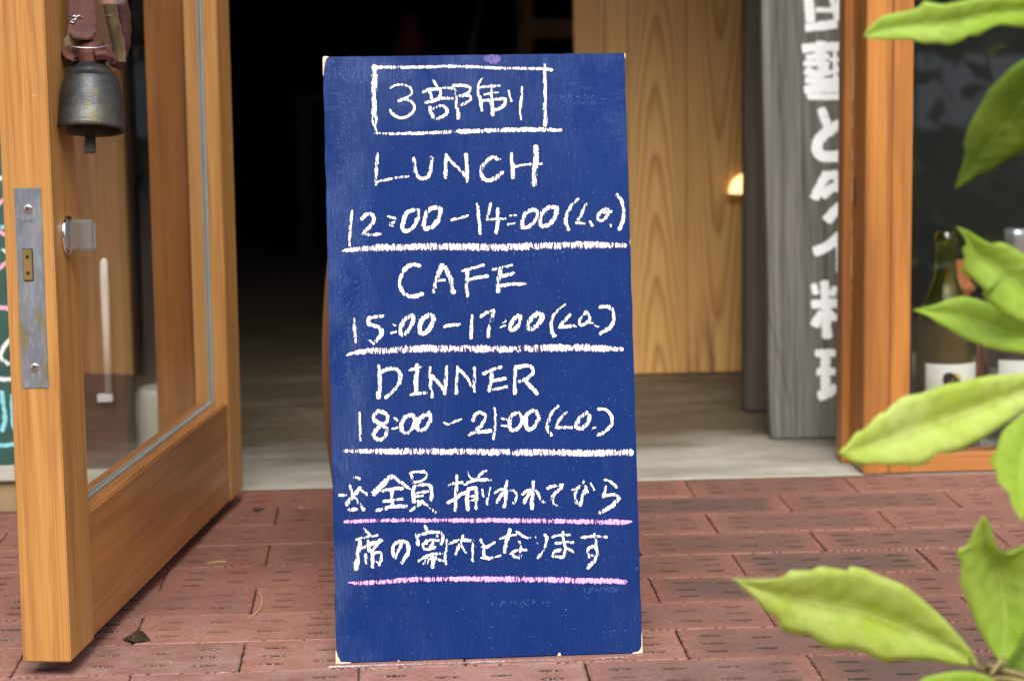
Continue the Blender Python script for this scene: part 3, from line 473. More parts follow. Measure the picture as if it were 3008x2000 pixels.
LEAVES = [
  (0, '3241,15000,5907 3259,14994,5935 3278,14988,5962 3299,14982,5987 3324,14976,6009 3348,14970,6031 3378,14964,6044 3410,14957,6051 3442,14951,6058 3474,14944,6063 3507,14937,6068 3539,14929,6073 3569,14922,6085 3599,14913,6096 3619,14905,6118 3637,14896,6139 3668,14887,6130 3699,14878,6123 3731,14868,6116 3762,14858,6113 3793,14847,6118 3824,14836,6124 3855,14824,6129 3885,14812,6136 3915,14800,6143 3946,14787,6147 3976,14774,6151 4006,14760,6154 4037,14746,6157 4067,14732,6159 4097,14717,6160 4127,14702,6162 4156,14687,6163 4186,14671,6163 4215,14655,6164 4245,14639,6164 4274,14622,6164 4302,14606,6160 4331,14589,6151 4359,14572,6143 4387,14555,6135 4413,14537,6122 4436,14520,6104 4458,14500,6085', '3271,15000,5918 3286,14997,5924 3305,14994,5930 3327,14991,5936 3353,14988,5943 3383,14985,5950 3414,14981,5956 3445,14977,5961 3477,14973,5965 3509,14969,5968 3541,14964,5971 3572,14958,5975 3602,14953,5978 3633,14946,5980 3663,14940,5981 3693,14932,5982 3723,14924,5984 3753,14916,5988 3782,14907,5992 3812,14897,5996 3842,14887,5998 3871,14876,6003 3900,14864,6010 3929,14852,6018 3958,14839,6027 3986,14825,6035 4014,14811,6042 4043,14796,6047 4071,14781,6052 4100,14765,6056 4128,14749,6059 4157,14732,6061 4185,14714,6063 4214,14696,6063 4242,14678,6063 4270,14659,6064 4297,14640,6065 4324,14621,6067 4349,14601,6069 4373,14581,6072 4393,14561,6074 4409,14541,6077 4422,14520,6079 4431,14500,6080', '3241,15000,5907 3273,14993,5899 3304,14985,5890 3336,14978,5885 3369,14970,5883 3401,14963,5882 3433,14955,5880 3466,14947,5879 3498,14940,5879 3530,14931,5879 3562,14923,5877 3593,14915,5866 3623,14906,5856 3654,14897,5853 3686,14888,5854 3718,14878,5855 3749,14869,5851 3780,14859,5844 3810,14848,5843 3839,14838,5853 3868,14827,5863 3893,14816,5881 3917,14804,5901 3947,14792,5901 3977,14780,5899 4001,14768,5918 4025,14755,5936 4050,14742,5952 4078,14729,5963 4106,14715,5972 4136,14702,5968 4165,14687,5964 4195,14673,5960 4224,14659,5956 4253,14644,5954 4281,14629,5960 4310,14614,5966 4338,14598,5973 4364,14583,5983 4389,14567,5997 4414,14551,6011 4433,14536,6031 4447,14520,6058 4458,14500,6085'),
  (1, '3888,15000,4859 3892,14983,4889 3896,14965,4919 3900,14948,4948 3904,14931,4978 3909,14913,5007 3913,14896,5036 3915,14879,5066 3916,14861,5096 3916,14844,5126 3906,14826,5156 3897,14809,5186 3901,14791,5215 3904,14773,5244 3908,14756,5273 3911,14738,5301 3920,14720,5328 3929,14702,5354 3938,14684,5380 3947,14666,5406 3956,14648,5432 3965,14629,5458 3973,14611,5484 3982,14592,5510 3990,14574,5535 4002,14555,5558 4018,14537,5579 4033,14518,5599 4049,14499,5619 4064,14480,5639 4078,14461,5660 4093,14442,5680 4110,14422,5697 4129,14403,5713 4147,14384,5729 4166,14364,5744 4187,14345,5751 4210,14325,5756 4233,14305,5761 4255,14286,5765 4275,14266,5757 4294,14246,5742 4313,14226,5727 4329,14200,5712', '3906,15000,4883 3913,14990,4895 3921,14980,4910 3931,14970,4928 3943,14960,4947 3957,14950,4968 3969,14939,4990 3981,14928,5011 3993,14917,5032 4005,14906,5054 4016,14894,5075 4028,14882,5096 4039,14869,5117 4051,14856,5138 4063,14842,5160 4076,14828,5180 4090,14813,5201 4104,14797,5222 4118,14781,5243 4131,14765,5263 4145,14747,5284 4158,14729,5305 4171,14711,5327 4182,14691,5349 4194,14671,5371 4205,14651,5394 4215,14630,5416 4225,14608,5439 4234,14586,5463 4243,14563,5485 4252,14539,5508 4260,14515,5530 4268,14491,5552 4275,14466,5573 4282,14441,5594 4289,14415,5613 4295,14389,5631 4301,14363,5647 4307,14336,5662 4312,14309,5675 4315,14282,5685 4317,14255,5694 4317,14227,5700 4316,14200,5705', '3888,15000,4859 3911,14993,4874 3933,14986,4889 3956,14979,4903 3978,14972,4918 4000,14964,4934 4021,14957,4949 4044,14948,4962 4069,14940,4971 4094,14931,4979 4116,14921,4992 4139,14911,5005 4160,14900,5020 4179,14889,5036 4199,14877,5053 4219,14864,5068 4241,14850,5080 4262,14835,5092 4283,14820,5104 4304,14804,5116 4323,14787,5132 4340,14769,5149 4357,14751,5167 4373,14731,5184 4385,14711,5205 4392,14689,5230 4398,14667,5255 4404,14644,5280 4410,14621,5305 4415,14596,5330 4418,14571,5356 4416,14545,5383 4414,14519,5411 4412,14491,5438 4410,14464,5465 4406,14435,5492 4396,14407,5520 4387,14378,5548 4377,14348,5576 4368,14318,5603 4358,14288,5631 4348,14258,5658 4338,14228,5685 4329,14200,5712'),
  (0, '3823,14700,4630 3850,14713,4620 3876,14725,4610 3903,14738,4601 3929,14751,4589 3953,14763,4575 3978,14776,4561 4002,14788,4547 4027,14800,4533 4052,14811,4520 4077,14823,4507 4103,14834,4495 4130,14845,4497 4158,14855,4499 4185,14866,4501 4211,14875,4494 4236,14885,4481 4261,14894,4469 4286,14903,4456 4310,14911,4443 4333,14919,4427 4356,14926,4412 4380,14934,4400 4405,14940,4389 4430,14946,4378 4455,14952,4368 4477,14958,4353 4496,14963,4333 4514,14967,4314 4533,14972,4295 4551,14975,4275 4569,14979,4256 4581,14982,4233 4590,14985,4209 4599,14988,4185 4608,14990,4161 4617,14992,4137 4626,14994,4113 4631,14996,4088 4634,14997,4063 4637,14999,4038 4640,15000,4012 4643,15001,3987 4646,15000,3962', '3847,14700,4612 3862,14716,4601 3877,14731,4588 3892,14747,4574 3909,14762,4557 3928,14778,4538 3945,14793,4519 3961,14808,4499 3975,14822,4480 3988,14836,4462 4002,14850,4446 4019,14863,4430 4038,14876,4414 4058,14888,4399 4078,14900,4384 4100,14911,4370 4123,14922,4356 4148,14932,4341 4170,14942,4326 4191,14951,4311 4212,14959,4295 4232,14966,4279 4251,14973,4263 4270,14980,4246 4289,14985,4229 4308,14991,4213 4327,14995,4196 4349,14999,4178 4371,15002,4160 4393,15005,4141 4414,15007,4123 4435,15009,4104 4456,15010,4087 4476,15010,4070 4496,15011,4054 4515,15010,4038 4533,15010,4024 4551,15009,4012 4568,15008,4001 4585,15007,3991 4599,15005,3983 4611,15004,3977 4621,15002,3972 4629,15000,3968', '3823,14700,4630 3846,14710,4606 3869,14720,4582 3892,14729,4558 3908,14739,4531 3914,14749,4500 3900,14758,4484 3889,14768,4467 3900,14777,4437 3909,14786,4407 3910,14796,4376 3910,14805,4344 3893,14814,4326 3898,14822,4310 3925,14831,4291 3953,14839,4272 3980,14848,4253 4008,14856,4234 4033,14864,4212 4057,14872,4189 4081,14879,4165 4102,14886,4143 4073,14894,4146 4076,14901,4130 4095,14907,4103 4118,14914,4079 4144,14920,4058 4170,14926,4037 4196,14932,4016 4224,14938,3998 4252,14944,3980 4280,14949,3962 4310,14955,3947 4341,14960,3936 4372,14965,3925 4403,14970,3914 4436,14974,3910 4468,14979,3909 4501,14984,3908 4534,14988,3907 4562,14992,3920 4591,14997,3934 4619,15001,3948 4646,15000,3962'),
  (0, '3679,15300,3992 3703,15298,3998 3728,15296,4003 3752,15294,4008 3776,15291,4013 3800,15289,4019 3824,15286,4025 3847,15284,4031 3870,15281,4040 3892,15277,4050 3914,15273,4061 3937,15269,4069 3960,15265,4075 3983,15260,4082 4006,15255,4089 4030,15249,4087 4053,15243,4083 4076,15236,4079 4099,15229,4075 4122,15221,4070 4144,15213,4063 4166,15205,4056 4187,15195,4049 4209,15186,4042 4229,15175,4032 4248,15164,4022 4268,15153,4012 4287,15141,4002 4307,15129,3992 4325,15116,3980 4342,15103,3967 4360,15089,3955 4377,15075,3943 4394,15060,3931 4411,15046,3920 4430,15030,3911 4448,15015,3902 4467,14999,3894 4485,14983,3885 4502,14967,3875 4519,14951,3865 4536,14934,3854 4553,14918,3844 4570,14900,3834', '3707,15300,3990 3720,15299,3988 3736,15299,3986 3754,15298,3984 3775,15297,3981 3799,15296,3977 3822,15295,3975 3845,15294,3972 3868,15292,3969 3891,15290,3966 3913,15287,3963 3936,15284,3959 3958,15281,3956 3981,15277,3951 4003,15272,3947 4026,15267,3941 4048,15262,3934 4071,15255,3928 4093,15249,3920 4115,15241,3913 4137,15233,3905 4159,15225,3897 4181,15215,3890 4203,15205,3882 4224,15195,3875 4245,15184,3868 4266,15172,3861 4287,15159,3854 4307,15146,3846 4327,15133,3839 4347,15119,3833 4366,15104,3827 4386,15089,3822 4405,15073,3818 4424,15057,3814 4443,15041,3812 4461,15024,3811 4478,15007,3811 4495,14989,3813 4511,14972,3816 4525,14954,3819 4535,14936,3823 4543,14918,3827 4549,14900,3831', '3679,15300,3992 3703,15295,3983 3726,15290,3974 3749,15285,3964 3772,15280,3955 3794,15275,3943 3814,15269,3928 3833,15264,3912 3853,15258,3897 3875,15252,3885 3897,15246,3874 3919,15240,3863 3940,15234,3850 3960,15227,3837 3981,15220,3823 4002,15213,3811 4023,15206,3799 4044,15198,3787 4065,15190,3775 4087,15182,3766 4109,15173,3757 4131,15165,3748 4153,15155,3740 4176,15146,3735 4198,15136,3729 4221,15126,3724 4243,15116,3718 4266,15105,3715 4289,15094,3712 4311,15083,3710 4334,15071,3707 4356,15060,3705 4378,15048,3703 4401,15035,3700 4422,15023,3705 4444,15010,3712 4465,14997,3718 4487,14984,3724 4508,14971,3730 4521,14958,3750 4534,14944,3771 4546,14931,3792 4559,14917,3813 4570,14900,3834'),
  (2, '3009,14600,3118 3043,14614,3141 3076,14627,3165 3106,14641,3191 3128,14654,3224 3159,14668,3246 3200,14681,3255 3234,14694,3276 3263,14707,3305 3291,14720,3334 3324,14732,3356 3366,14745,3366 3398,14757,3391 3430,14769,3417 3464,14781,3440 3500,14792,3461 3542,14804,3467 3586,14814,3470 3629,14825,3474 3670,14835,3486 3711,14846,3499 3751,14855,3511 3794,14865,3519 3836,14874,3527 3879,14883,3534 3921,14891,3541 3964,14899,3548 4006,14907,3554 4049,14915,3560 4092,14922,3566 4135,14929,3572 4178,14936,3573 4221,14943,3574 4265,14949,3574 4308,14955,3575 4352,14961,3576 4395,14967,3575 4438,14973,3571 4482,14978,3567 4525,14983,3562 4568,14989,3551 4609,14994,3536 4651,14999,3521 4692,15000,3507', '3045,14600,3121 3066,14618,3120 3092,14636,3120 3122,14654,3122 3156,14672,3125 3193,14689,3130 3231,14707,3136 3269,14724,3142 3308,14741,3150 3347,14757,3158 3387,14773,3166 3426,14789,3175 3466,14804,3184 3505,14819,3193 3545,14833,3204 3585,14846,3214 3625,14859,3224 3665,14872,3234 3706,14884,3244 3747,14895,3255 3788,14905,3265 3829,14915,3276 3870,14925,3286 3911,14933,3296 3952,14941,3307 3993,14949,3320 4034,14955,3332 4074,14962,3345 4114,14967,3357 4153,14972,3370 4193,14977,3383 4232,14981,3396 4271,14984,3409 4310,14987,3421 4349,14990,3432 4388,14992,3444 4426,14994,3454 4465,14995,3464 4503,14996,3473 4541,14997,3481 4575,14998,3488 4604,14999,3493 4629,14999,3498 4650,15000,3501', '3009,14600,3118 3045,14611,3092 3082,14621,3065 3119,14632,3042 3162,14642,3030 3205,14653,3018 3248,14664,3018 3291,14674,3022 3334,14684,3014 3377,14695,3002 3419,14705,2997 3462,14716,3004 3505,14726,2999 3548,14736,2987 3592,14746,2984 3635,14756,2990 3673,14766,3006 3706,14776,3031 3739,14786,3057 3779,14796,3059 3823,14806,3051 3864,14815,3063 3905,14825,3077 3946,14834,3091 3986,14844,3107 4026,14853,3123 4066,14862,3139 4103,14871,3159 4141,14880,3179 4179,14889,3199 4216,14898,3220 4253,14907,3242 4289,14915,3264 4326,14924,3286 4362,14933,3308 4399,14941,3329 4436,14949,3351 4474,14958,3372 4511,14966,3394 4547,14974,3416 4584,14982,3438 4620,14990,3461 4657,14998,3483 4692,15000,3507'),
  (3, '4170,14200,2692 4163,14224,2709 4157,14249,2727 4151,14273,2744 4144,14297,2762 4138,14321,2780 4135,14345,2800 4135,14369,2820 4134,14393,2841 4134,14416,2862 4120,14439,2874 4106,14462,2887 4092,14484,2900 4086,14506,2917 4087,14528,2939 4088,14550,2961 4086,14571,2982 4077,14592,3000 4067,14612,3019 4062,14632,3037 4082,14652,3055 4101,14671,3074 4121,14689,3093 4139,14708,3112 4148,14725,3135 4157,14743,3158 4169,14760,3180 4187,14777,3200 4205,14793,3220 4228,14809,3235 4253,14824,3249 4278,14839,3263 4303,14854,3277 4328,14869,3291 4352,14883,3306 4376,14897,3321 4400,14911,3336 4424,14924,3351 4449,14938,3365 4474,14951,3380 4499,14964,3394 4523,14977,3408 4548,14990,3423 4572,15000,3437', '4166,14200,2716 4173,14227,2722 4181,14255,2730 4189,14282,2740 4196,14309,2753 4204,14336,2768 4211,14363,2784 4217,14389,2799 4224,14415,2814 4230,14441,2829 4237,14466,2844 4243,14491,2860 4249,14515,2877 4255,14539,2893 4259,14563,2909 4264,14586,2926 4270,14608,2943 4277,14630,2961 4285,14651,2979 4293,14671,2997 4302,14691,3016 4312,14711,3035 4323,14729,3053 4335,14747,3073 4349,14765,3092 4362,14781,3111 4376,14797,3130 4390,14813,3149 4403,14828,3168 4417,14842,3187 4430,14856,3206 4444,14869,3224 4458,14882,3243 4471,14894,3261 4485,14906,3279 4497,14917,3297 4509,14928,3315 4520,14939,3332 4530,14950,3350 4540,14960,3368 4548,14970,3383 4555,14980,3396 4561,14990,3407 4567,15000,3416', '4170,14200,2692 4182,14220,2709 4195,14240,2726 4208,14260,2743 4224,14280,2758 4247,14299,2767 4271,14319,2777 4294,14339,2786 4305,14359,2804 4316,14379,2822 4327,14398,2840 4338,14418,2858 4356,14438,2873 4376,14457,2887 4395,14476,2901 4414,14496,2915 4434,14515,2929 4442,14534,2948 4448,14554,2967 4453,14573,2986 4458,14592,3006 4464,14611,3025 4478,14629,3042 4495,14648,3058 4513,14667,3074 4531,14685,3090 4549,14704,3106 4555,14722,3126 4560,14741,3146 4565,14759,3166 4570,14777,3186 4575,14795,3206 4582,14813,3226 4590,14831,3246 4597,14849,3266 4604,14867,3287 4612,14884,3307 4609,14902,3326 4603,14919,3344 4597,14937,3362 4592,14954,3381 4586,14972,3399 4580,14989,3418 4572,15000,3437'),
  (2, '2267,14500,2291 2316,14511,2282 2366,14523,2273 2416,14534,2270 2466,14546,2267 2516,14557,2264 2566,14569,2262 2616,14580,2260 2656,14592,2277 2691,14603,2308 2742,14615,2303 2792,14627,2298 2843,14638,2293 2877,14650,2309 2910,14662,2318 2960,14673,2305 3011,14685,2293 3061,14697,2281 3112,14709,2269 3124,14720,2294 3167,14732,2288 3218,14744,2275 3266,14756,2254 3312,14768,2226 3360,14780,2203 3410,14792,2183 3459,14804,2161 3508,14816,2139 3554,14828,2111 3595,14840,2075 3637,14852,2039 3678,14864,2003 3719,14876,1966 3760,14888,1928 3800,14900,1890 3840,14912,1851 3877,14924,1809 3914,14936,1767 3950,14948,1725 3986,14960,1681 4021,14972,1637 4056,14984,1593 4084,14996,1544 4111,15000,1497', '2313,14500,2272 2339,14520,2258 2369,14541,2241 2404,14561,2223 2443,14581,2205 2486,14601,2187 2529,14621,2169 2570,14640,2150 2610,14659,2132 2650,14678,2116 2690,14696,2101 2731,14714,2088 2773,14732,2076 2815,14749,2062 2858,14765,2046 2899,14781,2033 2942,14796,2020 2986,14811,2009 3031,14825,1997 3076,14839,1983 3121,14852,1969 3166,14864,1953 3211,14876,1938 3256,14887,1922 3303,14897,1905 3350,14907,1886 3396,14916,1866 3442,14924,1846 3487,14932,1826 3532,14940,1805 3576,14946,1785 3620,14953,1765 3664,14958,1745 3707,14964,1724 3749,14969,1704 3792,14973,1683 3833,14977,1660 3875,14981,1636 3916,14985,1613 3956,14988,1590 3991,14991,1569 4022,14994,1550 4048,14997,1533 4070,15000,1520', '2267,14500,2291 2304,14516,2256 2341,14532,2222 2379,14548,2189 2417,14563,2155 2455,14579,2122 2484,14595,2080 2512,14610,2037 2553,14626,2006 2594,14641,1976 2630,14656,1943 2629,14670,1893 2663,14685,1863 2708,14699,1841 2756,14713,1828 2804,14727,1820 2852,14741,1812 2891,14754,1779 2930,14767,1745 2972,14780,1717 3016,14792,1691 3064,14804,1689 3113,14816,1689 3160,14827,1681 3207,14838,1663 3254,14849,1645 3299,14860,1622 3344,14870,1598 3389,14880,1574 3434,14890,1556 3481,14899,1564 3529,14908,1567 3578,14917,1562 3627,14926,1557 3676,14934,1554 3725,14943,1550 3774,14951,1546 3822,14959,1534 3870,14966,1519 3917,14974,1504 3966,14982,1495 4015,14989,1487 4064,14996,1490 4111,15000,1497'),
  (0, '4042,14700,2634 4028,14707,2610 4014,14715,2586 4002,14722,2560 3992,14730,2533 3982,14737,2506 3972,14744,2479 3962,14751,2452 3952,14759,2425 3938,14765,2402 3912,14772,2395 3891,14779,2383 3890,14786,2353 3888,14792,2323 3901,14798,2295 3915,14805,2266 3925,14811,2238 3923,14816,2208 3922,14822,2178 3920,14827,2148 3928,14833,2119 3940,14838,2090 3952,14842,2061 3963,14847,2032 3975,14852,2004 3988,14856,1976 4000,14860,1947 4012,14864,1919 4024,14867,1891 4036,14871,1862 4048,14874,1834 4060,14877,1806 4072,14880,1777 4087,14883,1751 4103,14886,1725 4119,14888,1698 4135,14891,1672 4151,14893,1646 4169,14895,1621 4187,14897,1597 4205,14899,1572 4224,14901,1547 4242,14903,1523 4259,14900,1499', '4045,14700,2606 4049,14713,2588 4053,14727,2566 4057,14740,2541 4062,14753,2514 4067,14766,2484 4072,14779,2455 4077,14791,2429 4083,14803,2405 4091,14815,2384 4102,14827,2367 4114,14838,2352 4128,14848,2339 4140,14858,2326 4152,14868,2311 4164,14876,2294 4177,14885,2275 4190,14893,2253 4202,14900,2228 4213,14906,2200 4222,14912,2169 4230,14918,2137 4238,14922,2105 4246,14926,2073 4254,14930,2042 4261,14932,2010 4266,14935,1978 4270,14936,1946 4273,14937,1915 4275,14937,1884 4276,14937,1853 4277,14936,1823 4277,14935,1794 4277,14934,1765 4276,14931,1736 4275,14929,1708 4274,14926,1681 4272,14923,1654 4270,14920,1627 4268,14916,1601 4266,14912,1578 4265,14908,1558 4263,14904,1542 4261,14900,1528', '4042,14700,2634 4068,14704,2607 4093,14709,2579 4106,14713,2546 4113,14718,2510 4125,14722,2475 4139,14727,2441 4154,14731,2406 4178,14736,2379 4209,14741,2358 4240,14745,2337 4271,14750,2342 4303,14754,2358 4333,14759,2375 4362,14764,2396 4390,14769,2416 4407,14773,2409 4413,14778,2373 4418,14783,2336 4425,14788,2300 4446,14793,2268 4467,14798,2236 4488,14803,2204 4488,14807,2168 4485,14812,2131 4483,14817,2095 4480,14822,2058 4477,14828,2021 4473,14833,1985 4470,14838,1948 4466,14843,1911 4462,14848,1875 4447,14853,1843 4431,14858,1811 4415,14863,1779 4398,14868,1747 4385,14873,1714 4371,14878,1680 4357,14883,1647 4342,14888,1614 4322,14893,1585 4301,14898,1556 4281,14903,1527 4259,14900,1499'),
  (0, '3466,14200,1556 3478,14220,1563 3490,14241,1569 3502,14261,1576 3514,14282,1583 3526,14302,1590 3538,14322,1597 3551,14341,1602 3570,14361,1601 3589,14380,1600 3608,14399,1598 3626,14418,1597 3645,14436,1596 3664,14454,1593 3683,14472,1590 3702,14489,1588 3721,14506,1586 3740,14522,1583 3759,14538,1580 3778,14553,1577 3797,14568,1574 3816,14583,1572 3834,14597,1569 3853,14611,1566 3871,14624,1561 3890,14636,1557 3908,14648,1552 3927,14660,1548 3945,14671,1544 3963,14682,1540 3981,14693,1533 3998,14703,1526 4016,14712,1519 4033,14722,1512 4051,14731,1505 4068,14739,1499 4085,14748,1492 4101,14756,1483 4116,14764,1472 4132,14772,1460 4147,14779,1449 4162,14787,1437 4176,14794,1426 4191,14800,1415', '3477,14200,1559 3488,14223,1553 3500,14245,1548 3514,14268,1543 3528,14290,1537 3545,14313,1532 3561,14335,1526 3578,14356,1521 3596,14378,1515 3614,14399,1508 3632,14420,1502 3651,14440,1495 3670,14460,1488 3689,14479,1482 3709,14498,1475 3728,14516,1469 3747,14534,1463 3766,14551,1458 3785,14567,1453 3804,14583,1449 3823,14598,1445 3841,14613,1441 3860,14627,1438 3878,14640,1435 3896,14653,1433 3914,14665,1431 3932,14676,1429 3950,14687,1428 3967,14697,1426 3984,14707,1425 4001,14716,1423 4017,14725,1423 4034,14733,1422 4050,14741,1421 4065,14748,1421 4080,14755,1420 4095,14761,1420 4110,14767,1419 4124,14773,1419 4138,14779,1418 4150,14784,1417 4161,14790,1416 4170,14795,1415 4178,14800,1414', '3466,14200,1556 3484,14220,1542 3501,14239,1528 3519,14259,1514 3536,14279,1500 3554,14298,1485 3571,14317,1471 3589,14336,1457 3606,14355,1443 3624,14374,1429 3643,14392,1418 3662,14411,1409 3681,14428,1399 3700,14446,1389 3718,14463,1380 3737,14480,1370 3756,14497,1361 3775,14513,1352 3793,14528,1343 3812,14544,1334 3830,14558,1332 3849,14573,1331 3867,14587,1329 3885,14601,1328 3903,14614,1328 3921,14627,1327 3939,14639,1326 3957,14651,1326 3975,14663,1325 3992,14674,1326 4008,14685,1330 4023,14695,1335 4039,14705,1339 4054,14715,1344 4070,14725,1349 4085,14734,1354 4100,14743,1359 4114,14752,1366 4127,14761,1374 4140,14769,1382 4153,14778,1390 4166,14786,1398 4179,14794,1406 4191,14800,1415'),
  (1, '4617,15200,1799 4609,15203,1791 4601,15207,1784 4593,15210,1776 4585,15214,1768 4576,15217,1761 4568,15220,1753 4560,15223,1746 4552,15225,1738 4543,15228,1731 4535,15230,1723 4527,15232,1715 4522,15233,1705 4516,15234,1695 4511,15235,1685 4505,15236,1674 4500,15236,1665 4494,15236,1655 4488,15235,1645 4482,15234,1635 4476,15233,1626 4469,15231,1617 4463,15229,1607 4456,15226,1598 4450,15223,1589 4444,15220,1579 4438,15216,1570 4432,15211,1561 4426,15207,1552 4420,15202,1543 4413,15196,1534 4407,15191,1525 4400,15185,1517 4393,15178,1508 4387,15171,1500 4381,15164,1491 4376,15157,1482 4370,15150,1473 4365,15142,1464 4359,15135,1456 4353,15127,1447 4348,15119,1438 4342,15111,1430 4336,15100,1422', '4614,15200,1786 4614,15206,1778 4614,15213,1768 4613,15219,1757 4613,15225,1745 4611,15231,1731 4610,15237,1718 4607,15242,1705 4605,15248,1691 4602,15252,1678 4598,15257,1664 4595,15261,1651 4591,15264,1638 4586,15267,1624 4581,15270,1611 4576,15272,1597 4571,15273,1584 4565,15274,1571 4559,15274,1558 4553,15274,1546 4546,15273,1533 4539,15271,1521 4532,15269,1510 4524,15266,1498 4516,15262,1487 4508,15258,1475 4500,15253,1464 4492,15248,1454 4483,15242,1443 4474,15235,1434 4464,15228,1425 4454,15220,1416 4443,15212,1408 4433,15203,1402 4422,15194,1398 4412,15185,1396 4401,15175,1395 4391,15165,1396 4381,15154,1398 4372,15144,1401 4364,15133,1405 4356,15122,1410 4349,15111,1415 4342,15100,1419', '4617,15200,1799 4621,15203,1781 4625,15207,1763 4629,15210,1746 4633,15214,1728 4638,15217,1710 4642,15220,1692 4646,15223,1675 4649,15225,1657 4653,15228,1639 4649,15230,1623 4644,15232,1606 4640,15233,1589 4635,15234,1573 4630,15235,1557 4625,15236,1540 4620,15236,1524 4615,15236,1508 4610,15235,1492 4602,15234,1477 4594,15233,1463 4585,15231,1449 4577,15229,1435 4568,15226,1421 4559,15223,1407 4549,15220,1394 4540,15216,1380 4531,15211,1367 4521,15207,1354 4512,15202,1341 4502,15196,1328 4487,15191,1320 4472,15185,1312 4456,15178,1305 4440,15171,1298 4424,15164,1291 4411,15157,1298 4401,15150,1316 4390,15142,1333 4379,15135,1351 4369,15127,1368 4358,15119,1386 4347,15111,1403 4336,15100,1422'),
]

# ---------------------------------------------------------------- ground and paving
Y0, DR, LB = 2.903, 0.1066, 0.2152          # threshold line, course depth, brick length (with joint)
box('ground', -60, 60, -80, 60, -.42, -.031, M['asphalt'], kind='structure')
pave = bpy.data.objects.new('brick_pavement', None); COL.objects.link(pave); tag(pave, 'red brick pavement laid in running bond before the doorway', None, None, 'structure')
box('sand_bed', -4.2, 4.2, -3.2, Y0, -.0305, -.0055, M['bed'], pave)

